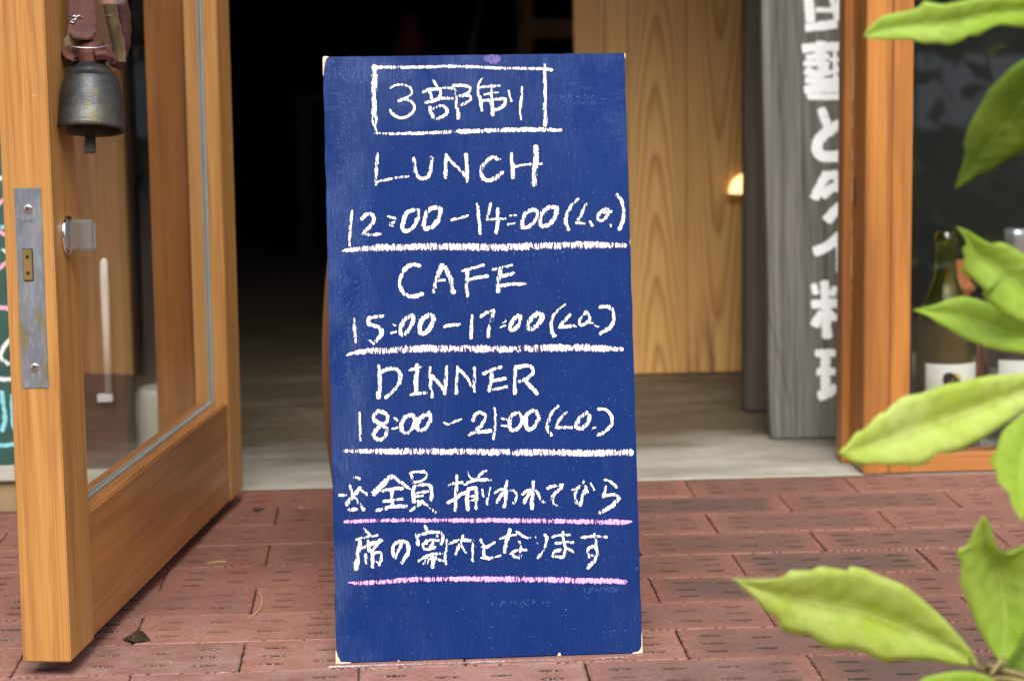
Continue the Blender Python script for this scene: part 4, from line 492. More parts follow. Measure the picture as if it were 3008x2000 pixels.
def brick_mesh(seed):
    rg = random.Random(seed); L, D, T = .2141, .1054, .030
    bm = bmesh.new(); hx, hy = L/2, D/2; nd = .0019; ch = .0009
    def q(x0, x1, y0, y1, z=0.0):
        if x1-x0 < 1e-6 or y1-y0 < 1e-6: return
        vs = [bm.verts.new((x0, y0, z)), bm.verts.new((x1, y0, z)), bm.verts.new((x1, y1, z)), bm.verts.new((x0, y1, z))]; bm.faces.new(vs)
    def wall(a, b, z0, z1):
        vs = [bm.verts.new((a[0], a[1], z1)), bm.verts.new((b[0], b[1], z1)), bm.verts.new((b[0], b[1], z0)), bm.verts.new((a[0], a[1], z0))]; bm.faces.new(vs)
    # slot columns: three, two, two, three slots
    cols = [(-.0750, 3), (-.0255, 2), (.0255, 2), (.0750, 3)]
    holes = []
    ix, iy = hx-ch-nd, hy-ch-nd
    xs = [-ix]
    for cx, n in cols:
        cx += rg.uniform(-.002, .002); ws = .0262
        x0, x1 = cx-ws/2, cx+ws/2; q(xs[-1], x0, -iy, iy)
        ys = {3: (-.027, .0, .0265), 2: (-.0165, .0225)}[n]; yy = -iy
        for y in ys:
            y += rg.uniform(-.0015, .0015); g = .0033+rg.uniform(0, .0010)
            a0, a1 = x0+rg.uniform(0, .002), x1-rg.uniform(0, .002)
            q(x0, x1, yy, y-g)
            pts = [(a0, y), (a0+.002, y-g*.8), (a0+.008, y-g), (a1-.008, y-g*.9), (a1-.002, y-g*.8), (a1, y), (a1-.003, y+g*.8), (a1-.009, y+g), (a0+.009, y+g*.9), (a0+.003, y+g*.8)]
            lowv = [bm.verts.new((p[0], p[1], -.0085)) for p in pts]; bm.faces.new(lowv)
            for k in range(10): wall(pts[k], pts[(k+1) % 10], -.0085, 0)
            # ring between the slot outline and its cell: two fans
            bot = [(x0, y-g)]+[(x1, y-g)]; 
            cell = [(x0, y-g), (x1, y-g), (x1, y), (x1, y+g), (x0, y+g), (x0, y)]
            V = lambda p: bm.verts.new((p[0], p[1], 0))
            bm.faces.new([V(cell[5]), V(cell[0]), V(pts[2]), V(pts[1]), V(pts[0])])
            bm.faces.new([V(pts[3]), V(cell[1]), V(cell[2]), V(pts[5]), V(pts[4])])
            bm.faces.new([V(cell[2]), V(cell[3]), V(pts[7]), V(pts[6]), V(pts[5])])
            bm.faces.new([V(pts[8]), V(cell[4]), V(cell[5]), V(pts[0]), V(pts[9])])
            yy = y+g
        q(x0, x1, yy, iy); xs.append(x1)
    q(xs[-1], ix, -iy, iy)
    # toothed rims: small notches break the long and the short edges
    def rim(p0, p1, nrm, count, depth_prob):
        d = (p1-p0); l = d.length; d.normalize(); seg = l/count
        for k in range(count):
            a = p0+d*seg*k; b = a+d*seg*.5; c = a+d*seg
            for s0, s1, notch in ((a, b, False), (b, c, rg.random() < depth_prob)):
                z = -.0040 if notch else 0.0
                o0, o1 = s0+nrm*nd, s1+nrm*nd
                bm.faces.new([bm.verts.new((v.x, v.y, z)) for v in (s0, s1, o1, o0)])
                if notch:
                    wall((s0.x, s0.y), (s1.x, s1.y), z, 0); wall((s0.x, s0.y), (o0.x, o0.y), z, 0); wall((s1.x, s1.y), (o1.x, o1.y), z, 0)
                c0, c1 = o0+nrm*ch, o1+nrm*ch
                bm.faces.new([bm.verts.new(v) for v in ((o0.x, o0.y, z), (o1.x, o1.y, z), (c1.x, c1.y, min(z, -.0010)), (c0.x, c0.y, min(z, -.0010)))])
    V2 = Vector
    rim(V2((-ix, -iy, 0)), V2((ix, -iy, 0)), V2((0, -1, 0)), 26, rg.choice((.55, .9, .2)))
    rim(V2((ix, iy, 0)), V2((-ix, iy, 0)), V2((0, 1, 0)), 26, rg.choice((.3, .1, .6)))
    rim(V2((ix, -iy, 0)), V2((ix, iy, 0)), V2((1, 0, 0)), 13, .7)
    rim(V2((-ix, iy, 0)), V2((-ix, -iy, 0)), V2((-1, 0, 0)), 13, .7)
    for sx in (-1, 1):
        for sy in (-1, 1):
            a = (sx*ix, sy*iy); bm.faces.new([bm.verts.new((sx*x, sy*y, z)) for x, y, z in ((ix, iy, 0), (hx, iy, -.001), (hx-.0008, hy-.0008, -.0018), (ix, hy, -.001))])
    for a, b in (((-hx, -hy), (hx, -hy)), ((hx, -hy), (hx, hy)), ((hx, hy), (-hx, hy)), ((-hx, hy), (-hx, -hy))): wall(a, b, -.026, -.001)
    bmesh.ops.remove_doubles(bm, verts=bm.verts, dist=1e-6)
    bmesh.ops.recalc_face_normals(bm, faces=bm.faces)
    for f in bm.faces:
        if abs(f.normal.z) > .9 and f.normal.z < 0: f.normal_flip()
    me = bpy.data.meshes.new('brick'); bm.to_mesh(me); bm.free(); me.materials.append(M['brick']); return me
BR = [brick_mesh(s) for s in (3, 8, 15, 21)]
offs = [.605, .498, .388, .498, .388, .279, .383, .280, .394]
rb = random.Random(5); nb = 0; fill = []
for i in range(57):
    y = Y0-(i+.5)*DR
    x0 = offs[i] if i < 9 else offs[8]+((.1076 if i % 2 else 0)+rb.uniform(-.006, .006))
    k0 = int((-4.1-x0)/LB); k = k0
    while x0+k*LB < 4.1:
        cx = x0+(k+.5)*LB; k += 1
        near = (i < 15 and -1.05 < cx < 1.35)
        if cx-LB/2 < -4.15 or cx+LB/2 > 4.18: continue
        if not near: fill.append((cx, y)); continue
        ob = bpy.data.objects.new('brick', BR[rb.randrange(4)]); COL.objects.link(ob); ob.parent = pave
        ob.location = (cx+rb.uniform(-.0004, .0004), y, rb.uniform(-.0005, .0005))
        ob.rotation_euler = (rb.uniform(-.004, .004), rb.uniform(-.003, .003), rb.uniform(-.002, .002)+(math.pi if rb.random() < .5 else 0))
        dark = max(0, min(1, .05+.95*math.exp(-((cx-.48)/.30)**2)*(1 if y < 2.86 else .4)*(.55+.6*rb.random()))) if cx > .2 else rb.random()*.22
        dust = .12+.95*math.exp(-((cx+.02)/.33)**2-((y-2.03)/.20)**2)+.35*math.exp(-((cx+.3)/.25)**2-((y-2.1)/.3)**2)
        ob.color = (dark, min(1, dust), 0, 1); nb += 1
bm = bmesh.new()
for cx, y in fill:
    z = rb.uniform(-.001, .0003); a, b = .1066, .0522
    vs = [bm.verts.new((cx+sx*a, y+sy*b, z)) for sx, sy in ((-1, -1), (1, -1), (1, 1), (-1, 1))]
    lo = [bm.verts.new((v.co.x, v.co.y, -.026)) for v in vs]
    bm.faces.new(vs)
    for k in range(4): bm.faces.new((vs[k], lo[k], lo[(k+1) % 4], vs[(k+1) % 4]))
obj('outer_bricks', bm, M['brick'], pave, kind='stuff')

# interior floor (one sheet reaching under the walls), threshold nosing
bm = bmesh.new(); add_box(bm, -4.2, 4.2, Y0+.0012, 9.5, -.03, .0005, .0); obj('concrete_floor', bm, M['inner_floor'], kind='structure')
bm = bmesh.new()
pts = []; rr = random.Random(3)
for i in range(150):
    x = -.2+i*.86/149; pts.append((x, Y0-.0015-abs(mnoise.noise(Vector((x*60, 0, 3))))*.004))
A = [bm.verts.new((x, y, .0012)) for x, y in pts]; B = [bm.verts.new((x, Y0+.006, .0016)) for x, y in pts]
for k in range(149): bm.faces.new((A[k], A[k+1], B[k+1], B[k]))
tag(obj('mortar_edge', bm, M['stone'], kind='structure'))

# ---------------------------------------------------------------- building shell
bld = empty('cafe_building', (0, 0, 0), 'cafe building with amber timber doorway and dark interior', 'building')
box('wall', -4.2, -1.35, 2.93, 3.08, 0, 3.2, M['ceiling'], bld)
box('wall', 1.95, 4.2, 2.93, 3.08, 0, 3.2, M['ceiling'], bld)
box('wall', -4.2, 4.2, 2.92, 3.08, 2.0, 3.6, M['ceiling'], bld)
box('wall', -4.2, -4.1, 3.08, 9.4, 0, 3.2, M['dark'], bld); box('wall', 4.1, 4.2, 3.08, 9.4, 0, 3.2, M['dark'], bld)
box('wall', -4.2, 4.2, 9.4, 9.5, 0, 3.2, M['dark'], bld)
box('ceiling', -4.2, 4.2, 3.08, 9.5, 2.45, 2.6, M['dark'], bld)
box('eave', -4.2, 4.2, 2.45, 2.915, 2.33, 2.38, M['jamb_h'], bld)
cur = empty('added_shade_curtain', (.215, 3.0, 1.27), 'plain dark cloth added unseen across the upper half of the doorway to block light', 'shade_curtain')  # added unseen cloth, hung to keep skylight off the interior
for k, (a, b) in enumerate(((-.405, -.142), (-.138, .131), (.135, .400))):
    bm = bmesh.new(); cols_ = []
    for i in range(25):
        x = a+(b-a)*i/24; yv = .008*math.sin(i*.9+k); cols_.append((bm.verts.new((x, yv, 0)), bm.verts.new((x, yv*.2, .70))))
    for A_, B_ in zip(cols_, cols_[1:]): bm.faces.new((A_[0], B_[0], B_[1], A_[1]))
    bmesh.ops.solidify(bm, geom=bm.faces[:], thickness=.0012); obj('cloth_panel', bm, M['shade_curtain'], cur, True)
bm = bmesh.new(); tube(bm, [(-.408, 0, .71), (.410, 0, .71)], .009, 12); obj('rod', bm, M['brown_wood'], cur, True)
# left of the doorway: post, recess, pier, window
box('door_post', -.3105, -.262, 2.885, 2.93, 0, 2.0, M['jamb'], bld, .0015)
box('door_post', -.2605, -.2095, 2.888, 2.985, 0, 2.0, M['jamb'], bld, .0015)
box('door_header', -.2085, .631, 2.89, 2.99, 1.955, 1.999, M['jamb_h'], bld, .0015)
box('pier', -.425, -.356, 2.925, 3.09, .031, 2.0, M['red_brown'], bld, .002)
box('sill_stone', -1.35, -.312, 2.90, 3.075, .0012, .030, M['stone'], bld, .002)
box('apron_board', -.3555, -.3108, 3.04, 3.06, .031, .135, M['apron'], bld, .001)
box('pane', -.3555, -.3108, 3.045, 3.05, .136, 1.99, M['glass'], bld)
wf = box('window_frame', -1.35, -.4265, 2.93, 2.97, .031, .075, M['jamb_h'], bld, .002)
box('window_frame', -1.35, -1.30, 2.93, 2.97, .076, 2.0, M['jamb'], bld, .002)
box('pane', -1.299, -.427, 2.948, 2.953, .076, 1.99, M['glass'], bld)
# right of the doorway: stepped jamb and fixed window
box('door_post', .6218, .6335, 2.990, 3.03, .0012, 2.0, M['jamb'], bld, .001)
box('door_post', .6330, .6672, 2.9015, 2.9885, .0022, 2.0, M['jamb'], bld, .0018)
box('door_post', .6685, .6955, 2.9035, 2.96, .0022, 2.0, M['jamb'], bld, .0012)
box('strike_slot', .6322, .6331, 2.966, 2.9705, .358, .397, M['black'], bld)
for z in (.408, .352, .335):
    bm = bmesh.new(); bmesh.ops.create_uvsphere(bm, u_segments=10, v_segments=6, radius=.0013, matrix=Matrix.Translation((.6325, 2.968, z)) @ Matrix.Diagonal((.5, 1, 1, 1)))
    obj('screw', bm, M['screw'], bld, True)
fr = box('window_frame', .6965, 1.95, 2.9055, 2.96, .0022, .026, M['jamb_h'], bld, .0015)
box('window_frame', 1.90, 1.95, 2.9055, 2.96, .027, 2.0, M['jamb'], bld, .0015)
box('pane', .6965, 1.899, 2.930, 2.935, .027, 1.99, M['clean_glass'], bld)
box('glazing_seal', .6962, .6978, 2.9260, 2.9385, .027, 1.99, M['seal'], bld)
box('shade_panel', .70, 1.899, 3.36, 3.375, .0015, 1.3, M['dark'], bld)  # added dark sheet, keeps the view through the window dark
box('window_shelf', .6965, 1.899, 2.962, 3.35, .0015, .010, M['gravel'], bld)
# loose stones behind the window glass
rs = random.Random(12); bm = bmesh.new()
for k in range(260):
    x, y = rs.uniform(.71, 1.4), rs.uniform(2.965, 3.06); s = rs.uniform(.003, .008)
    if (x-.7783)**2+(y-3.05)**2 < .05**2: continue
    bmesh.ops.create_icosphere(bm, subdivisions=1, radius=s, matrix=Matrix.Translation((x, y, .010+s*.4+rs.uniform(0, .006))) @ Euler((rs.random()*3, rs.random()*3, 0)).to_matrix().to_4x4() @ Matrix.Diagonal((1.3, .9, .7, 1)))
tag(obj('window_pebbles', bm, M['gravel'], kind='stuff'), 'small grey stones strewn inside the right window')

# ---------------------------------------------------------------- cedar wall inside
cparams = [(.53, .53), (.5, .82), (.510, .29), (.53, .78), (.5, .3)]
cw = empty('cedar_partition', (.49, 3.83, 0), 'vertical cedar board partition inside the doorway, right of the blue board', 'wall')
edges = [.3255, .4180, .5205, .6180, .7180, .8200]
for (a, b), (pa, pb) in zip(zip(edges, edges[1:]), cparams):
    hw = (b-a)/2-.0006; bm = bmesh.new(); add_box(bm, -hw, hw, 0, .018, .002, 2.44, .0018); ob = obj('cedar_board', bm, M['cedar'], cw)
    ob.location = ((a+b)/2-.49, 0, 0); ob.color = (pa, pb, 1.0 if .5 < a < .6 else .15, 1)
box('backing_board', -.163, .329, .019, .035, .002, 2.44, M['brown_wood'], cw)
# added glowing half-dome, stands in for the warm light spot on the partition
light_spot = empty('glow_dome', (.6160, 3.826, .3180), 'small glowing half-dome standing in for a warm light spot on the cedar boards', 'light_spot')
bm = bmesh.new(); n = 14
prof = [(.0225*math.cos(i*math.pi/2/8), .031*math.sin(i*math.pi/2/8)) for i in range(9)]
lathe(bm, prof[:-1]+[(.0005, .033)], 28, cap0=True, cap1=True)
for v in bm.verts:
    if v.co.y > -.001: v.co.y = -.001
obj('glow_shell', bm, M['glow'], light_spot, True)
bm = bmesh.new(); add_box(bm, -.026, .021, -.014, -.0008, -.005, -.0006, .001); obj('added_bracket', bm, M['brass'], light_spot)

# ---------------------------------------------------------------- brush painted lettering helpers
def ribbon(bm, pts, w0, w1=None, wm=None, lift=0.0, step=.0012, uvl=None, seed=0, ragged=.0004):
    """pts in (x, z) metres on a plane y = -lift; constant-ish width ribbon with rough edges and rounded ends"""
    w1 = w0 if w1 is None else w1
    P = [Vector((a, 0, b)) for a, b in pts]
    if len(P) > 2: P = spline(P, 5)
    S_ = [0.0]
    for a, b in zip(P, P[1:]): S_.append(S_[-1]+(b-a).length)
    tot = max(S_[-1], 1e-5); n = max(3, int(tot/step)); q = []
    j = 0
    for k in range(n+1):
        s = tot*k/n
        while j < len(S_)-2 and S_[j+1] < s: j += 1
        f = (s-S_[j])/max(1e-9, S_[j+1]-S_[j]); q.append(P[j].lerp(P[j+1], min(1, max(0, f))))
    prev = None; rw = random.Random(seed)
    cap = min(.0016, w0*.35); q = [q[0]-(q[1]-q[0]).normalized()*cap]+q+[q[-1]+(q[-1]-q[-2]).normalized()*cap]
    m = len(q)-1
    for k, p in enumerate(q):
        tg = (q[min(k+1, m)]-q[max(k-1, 0)]).normalized(); nr = Vector((-tg.z, 0, tg.x))
        f = k/m
        w = (w0*(1-f)+w1*f) if wm is None else ((w0*(1-2*f)+wm*2*f) if f < .5 else (wm*(2-2*f)+w1*(2*f-1)))
        if k in (0, m): w *= .45
        a = p+nr*(w/2+rw.uniform(-ragged, ragged)); b = p-nr*(w/2+rw.uniform(-ragged, ragged))
        va, vb = bm.verts.new((a.x, -lift, a.z)), bm.verts.new((b.x, -lift, b.z))
        if prev:
            fc = bm.faces.new((prev[0], prev[1], vb, va))
            for lp, uvv in zip(fc.loops, ((prev[2], 1), (prev[2], 0), (f, 0), (f, 1))): lp[uvl].uv = uvv
        prev = (va, vb, f)
def strokes_to_bm(txt, lift0=.00025, unit=1e-4, ws=1.0, ragged=.0004):
    bm = bmesh.new(); uvl = bm.loops.layers.uv.new('UVMap')
    for k, s in enumerate(txt.split(';')):
        wd, p = s.split('|'); W = [float(a)*unit*ws for a in wd.split(':')]
        pts = [tuple(float(a)*unit for a in q.split(',')) for q in p.split()]
        args = dict(w0=W[0]) if len(W) == 1 else (dict(w0=W[0], w1=W[1]) if len(W) == 2 else dict(w0=W[0], wm=W[1], w1=W[2]))
        ribbon(bm, pts, lift=lift0+k*.000012, uvl=uvl, seed=k, ragged=ragged, **args)
    return bm

# ---------------------------------------------------------------- weathered sign plank and dark plank
sg = bpy.data.objects.new('sign_plank', None)
sg = empty('sign_plank', (.5556, 3.18, .0015), 'tall weathered grey plank sign with white brushed Japanese characters', 'sign')
sg.rotation_euler = (R(-8), 0, 0)
bm = bmesh.new()
vv = []
rp = random.Random(2)
for k in range(45):
    z = 1.55*k/44; vv.append((mnoise.noise(Vector((0, 0, z*7)))*.0022-.004*math.exp(-((z-.30)/.03)**2)*0+(.0018 if k == 0 else 0), z))
for k in range(44, -1, -1): vv.append((.178+mnoise.noise(Vector((3, 0, vv[0][1]+k*.2)))*.0015, 1.55*k/44))
prism(bm, vv, .0, .028, 'Y')
es = [e for e in bm.edges if abs(e.verts[0].co.y-e.verts[1].co.y) < 1e-6 and e.verts[0].co.y < .001]
bmesh.ops.bevel(bm, geom=es, offset=.0022, segments=2, affect='EDGES')
obj('plank', bm, M['grey_plank'], sg)
bm = strokes_to_bm(SIGN, .0004, ragged=.0010); obj('painted_lettering', bm, M['brush_white'], sg)
# drying cracks: thin dark grooves cut as slivers just proud of the face
bm = bmesh.new(); uvl = bm.loops.layers.uv.new('UVMap')
ribbon(bm, [(.0008, .185), (.012, .135), (.024, .085), (.030, .040), (.0335, .002)], .0010, .0014, lift=.00022, uvl=uvl, ragged=.0002)
ribbon(bm, [(.048, .002), (.046, .03), (.0475, .06)], .0009, .0003, lift=.00022, uvl=uvl, ragged=.0001)
ribbon(bm, [(.072, .002), (.069, .035), (.066, .08)], .0010, .0003, lift=.00022, uvl=uvl, ragged=.0001)
obj('crack', bm, M['black'], sg)

dk = empty('dark_plank', (.556, 3.42, .0012), 'dark rough plank leaning behind the lettered sign plank', 'plank')
dk.rotation_euler = (R(-7), R(1.2), 0)
bm = bmesh.new(); add_box(bm, 0, .13, 0, .035, 0, 1.45, .004)
bmesh.ops.subdivide_edges(bm, edges=[e for e in bm.edges if abs(e.verts[0].co.z-e.verts[1].co.z) > 1], cuts=30)
for v in bm.verts: v.co.x += mnoise.noise(Vector((v.co.x*2, 0, v.co.z*6)))*.004
obj('plank', bm, M['dark_plank'], dk)

# ---------------------------------------------------------------- the open glazed door
ang = -math.asin(.14)
dr = empty('glass_door', (-.307, 2.045, 0), 'open amber wooden door with glass pane and dark kick rail, left of the blue board', 'door', None, ang)
ZB, ZT, TH, LN = .015, 1.945, .046, .8000
box('lock_stile', -TH, 0, 0, .0820, ZB, ZT, M['door'], dr, .0012)
hs_ = [box('hinge_stile', -TH, 0, .7262, LN, ZB+.001, ZT, M['door'], dr, .0012)]
# kick rail: two boards edge to edge, flush joint
box('bottom_rail', -TH+.0015, -.0015, .0823, .7259, ZB+.001, .1415, M['rail'], dr, .0018)
box('top_rail', -TH+.001, -.001, .0823, .7259, 1.83, ZT-.001, M['rail'], dr, .0012)
box('pane', -.0255, -.0205, .0823, .7259, .1418, 1.829, M['glass'], dr)
for x0, x1 in ((-.0285, -.0256), (-.0204, -.0175)):
    box('glazing_seal', x0, x1, .7227, .7261, .1418, 1.829, M['seal'], dr); box('glazing_seal', x0, x1, .0824, .7226, .1416, .1440, M['seal'], dr)
# lock faceplate let into the edge of the stile
fp = empty('tmp', (0, 0, 0), None, None); bpy.data.objects.remove(fp)
bm = bmesh.new(); add_box(bm, -.0350, -.0098, -.0008, .002, .2762, .4618, .0006)
plate = obj('lock_faceplate', bm, M['faceplate'], dr)
plate.data.transform(Matrix.Translation((0, 0, -.2762))); plate.location = (0, 0, .2762)
def sub(name, bm, mat, smooth=False): return obj(name, bm, mat, plate, smooth)
bm = bmesh.new(); add_box(bm, -.0292, -.0196, -.0012, .000, .3764-.2762, .4062-.2762, .0); sub('bolt_recess', bm, M['black'])
bm = bmesh.new(); add_box(bm, -.0286, -.0202, -.0026, -.0009, .3772-.2762, .4054-.2762, .0005); sub('brass_bolt', bm, M['brass'])
for z in (.3838, .3988):
    bm = bmesh.new(); bmesh.ops.create_circle(bm, cap_ends=True, segments=16, radius=.0017, matrix=Matrix.Translation((-.0244, -.00275, z-.2762)) @ Matrix.Rotation(R(90), 4, 'X')); sub('bolt_hole', bm, M['black'])
for z in (.4425, .2957):
    bm = bmesh.new(); lathe(bm, [(.0044, 0), (.0040, .0007), (.0025, .0011), (.0004, .0012)], 20, cap1=True)
    bm.transform(Matrix.Translation((-.0224, -.0008, z-.2762)) @ Matrix.Rotation(R(90), 4, 'X')); s_ = sub('screw', bm, M['screw'], True)
    bm = bmesh.new()
    for a in (R(35), R(125)):
        b2 = bmesh.new(); add_box(b2, -.0028, .0028, -.00035, .00035, .0009, .00145); b2.transform(Matrix.Translation((-.0224, -.0008, z-.2762)) @ Matrix.Rotation(R(90), 4, 'X') @ Matrix.Rotation(a, 4, 'Z'))
        me_ = bpy.data.meshes.new('x'); b2.to_mesh(me_); b2.free(); bm.from_mesh(me_)
    sub('screw_cross', bm, M['black'])
# maker's letters on the plate
bm = bmesh.new(); uvl = bm.loops.layers.uv.new('UVMap')
def lt(x, segs):
    for s in segs: ribbon(bm, [(x+a*.0022, b*.0030) for a, b in s], .0006, lift=0, uvl=uvl, step=.0005, ragged=0)
lt(-.0286, [[(0, 0), (0, 1)], [(1, 0), (1, 1)], [(0, .5), (1, .5)]])
lt(-.0250, [[(0, .1), (0, .9), (.5, 1), (1, .9), (1, .1), (.5, 0), (0, .1)]])
lt(-.0214, [[(0, 0), (0, 1)], [(0, 1), (1, .9), (.9, .5), (0, .5)], [(.4, .5), (1, 0)]])
lt(-.0178, [[(.3, 0), (.3, 1)]])
for v in bm.verts: v.co = Vector((v.co.x, -.00095, v.co.z+.4300-.2762))
sub('maker_lettering', bm, M['screw'])
# thumbturn on the face of the stile
tt = bmesh.new(); lathe(tt, [(.0185, .0), (.0185, .0018), (.0176, .0034), (.0150, .0040), (.001, .0041)], 40, cap0=True)
tt.transform(Matrix.Translation((0, .0430, .4145)) @ Matrix.Rotation(R(90), 4, 'Y')); rose = obj('thumbturn', tt, M['chrome'], dr, True)
bm = bmesh.new(); add_box(bm, .0030, .0285, .0430-.0048, .0430+.0048, .4145-.0158, .4145+.0158, .0030)
for v in bm.verts:
    if v.co.x > .02: v.co.z += (.4145-v.co.z)*.07
    v.co.y += (.0430-v.co.y)*(.25 if v.co.x < .010 else 0)
obj('turn_knob', bm, M['satin'], rose)
# chrome pull: vertical bar, lower end shows at the top of the picture
hb = bmesh.new(); lathe(hb, [(.0010, 0), (.0110, 0), (.0125, .0016), (.0125, .60), (.0110, .602), (.001, .602)], 32)
hb.transform(Matrix.Translation((.055, .030, .6268))); pull = obj('pull_handle', hb, M['steel'], dr, True)
bm = bmesh.new()
for z in (.70, 1.14):
    bmesh.ops.create_cone(bm, cap_ends=True, segments=20, radius1=.007, radius2=.007, depth=.043, matrix=Matrix.Translation((.0215, .036, z)) @ Matrix.Rotation(R(90), 4, 'Y'))
obj('handle_mount', bm, M['steel'], pull, True)
for z in (.22, 1.0, 1.75):
    bm = bmesh.new(); bmesh.ops.create_cone(bm, cap_ends=True, segments=16, radius1=.0055, radius2=.0055, depth=.09, matrix=Matrix.Translation((-TH-.004, LN+.003, z)))
    obj('hinge', bm, M['steel'], dr, True)

# ---------------------------------------------------------------- the cow bell hung on the pull handle
BC = Vector((-.2748, 2.085, .5145))
bell = empty('cow_bell', BC, 'dark bronze bell on a red leather strap, hanging from the door handle', 'bell')
bell.rotation_euler = (R(-13), R(1.5), 0); bell.scale = (1.03, 1.03, 1.04); bell.location.z -= .0022
bm = bmesh.new()
prof = [(.0300, -.001), (.0312, .0005), (.0306, .0035), (.0303, .006), (.0300, .0095), (.0297, .0100), (.0298, .0108), (.0294, .0113), (.0293, .020), (.0282, .030), (.0262, .039), (.0236, .0462), (.0233, .0468), (.0230, .0466), (.0205, .0520), (.0202, .0526), (.0165, .0570), (.0120, .0600), (.0100, .0615), (.0098, .064)]
inner = [(.0070, .060), (.014, .054), (.0225, .043), (.0268, .026), (.0278, .008), (.0285, .0004), (.0300, -.001)]
lathe(bm, prof+inner, 64, wob=lambda a, z: .012*math.sin(2*a+.4)+.006*math.sin(5*a+z*60)); bmesh.ops.remove_doubles(bm, verts=bm.verts, dist=1e-5)
bmesh.ops.recalc_face_normals(bm, faces=bm.faces)
obj('bell_body', bm, M['bronze'], bell, True)
bm = bmesh.new(); tube(bm, [(0, 0, .055), (.001, .0, .03), (.0, -.0, .004)], .0016); add_box(bm, -.0042, .0042, -.002, .002, -.021, .006, .0010)
for v in bm.verts:
    if v.co.z < -.012: v.co.x *= 1.22
obj('clapper', bm, M['iron'], bell)
def strap_bm(path, width, thick, wdir):
    bm = bmesh.new(); P = spline(path, 6); wdir = Vector(wdir).normalized(); prev = None
    for i, p in enumerate(P):
        t = (P[min(i+1, len(P)-1)]-P[max(0, i-1)]).normalized(); w_ = (wdir-t*wdir.dot(t)).normalized(); n_ = t.cross(w_)
        ww = width if not callable(width) else width(i/(len(P)-1))
        jit = .0006*math.sin(i*2.1)
        cur = [bm.verts.new(p+w_*(sx*(ww/2)+jit)+n_*(sz*thick/2)) for sx, sz in ((-1, -1), (1, -1), (1, 1), (-1, 1))]
        if prev:
            for k in range(4): bm.faces.new((prev[k], prev[(k+1) % 4], cur[(k+1) % 4], cur[k]))
        else: bm.faces.new(cur)
        prev = cur
    bm.faces.new(list(reversed(prev))); bmesh.ops.recalc_face_normals(bm, faces=bm.faces)
    es = [e for e in bm.edges if len(e.link_faces) == 2 and e.calc_face_angle(0) > 1.2]
    bmesh.ops.bevel(bm, geom=es, offset=thick*.28, segments=2, affect='EDGES'); return bm
st = [((-.0070, -.008, .135), (-.0075, -.010, .110), (-.0070, -.012, .088), (-.0075, -.0145, .079))]
obj('strap_end', strap_bm(st[0], lambda f: .0248 if f < .72 else .0248-.012*(f-.72)/.28, .0034, (1, 0.05, 0)), M['leather'], bell)
obj('strap_loop', strap_bm([(.0245, .006, .062), (.0235, .004, .078), (.017, .002, .105), (.012, .0, .135)], .0150, .0040, (.75, -.65, 0)), M['suede'], bell, True, label='tan suede inner side of the strap')
obj('strap_loop', strap_bm([(.0190, .0145, .060), (.0260, .012, .080), (.0265, .012, .105), (.020, .012, .135)], .014, .0035, (.9, .4, 0)), M['leather'], bell, True)
obj('strap_loop', strap_bm([(-.0160, .006, .060), (-.0175, .000, .072), (-.0105, -.003, .090), (-.006, -.002, .135)], .020, .0045, (.9, .2, 0)), M['suede'], bell, True, label='tan suede inner side of the strap')
obj('strap_collar', strap_bm([(-.0205, .004, .079), (-.0195, -.006, .066), (-.0115, -.0095, .0605)], .0130, .0060, (.8, .5, -.1)), M['leather'], bell, True)
obj('strap_collar', strap_bm([(.0035, -.0135, .0645), (.0125, -.0125, .0660), (.0225, -.004, .0635)], .0098, .0066, (0, .25, 1)), M['leather'], bell, True)
bm = bmesh.new(); lathe(bm, [(.0120, .058), (.0135, .063), (.0125, .074), (.0105, .080), (.002, .082)], 20); obj('strap_core', bm, M['leather'], bell, True)
bm = bmesh.new(); tube(bm, spline([(-.0208, -.003, .0765), (-.0175, -.0155, .0725), (-.004, -.0185, .0705), (.0090, -.0165, .0715), (.0160, -.011, .0755), (.0162, -.004, .081)], 8), .00052, 6)
obj('wire_loop', bm, M['wire'], bell, True)
bm = bmesh.new()
tube(bm, spline([(-.0215, -.0105, .1010), (-.0180, -.0135, .1000), (-.0150, -.0145, .0995), (-.0125, -.0142, .0985), (-.0140, -.0145, .0965), (-.0165, -.0145, .0970), (-.0160, -.0150, .0993), (-.0130, -.0150, .1003), (-.0128, -.0146, .0992), (-.0095, -.0145, .1003), (-.0068, -.0135, .0988)], 6), .00055, 6)
tube(bm, spline([(-.0172, -.0146, .0950), (-.0150, -.0150, .0938), (-.0138, -.0150, .0955), (-.0150, -.0152, .0972)], 6), .00055, 6)
obj('wire_knot', bm, M['wire'], bell, True)
bm = bmesh.new(); tube(bm, spline([(.0115, .004, .1055), (.0150, .000, .1040), (.0195, .002, .1055), (.0225, .006, .108)], 6), .0005, 6); obj('wire_loop', bm, M['wire'], bell, True)

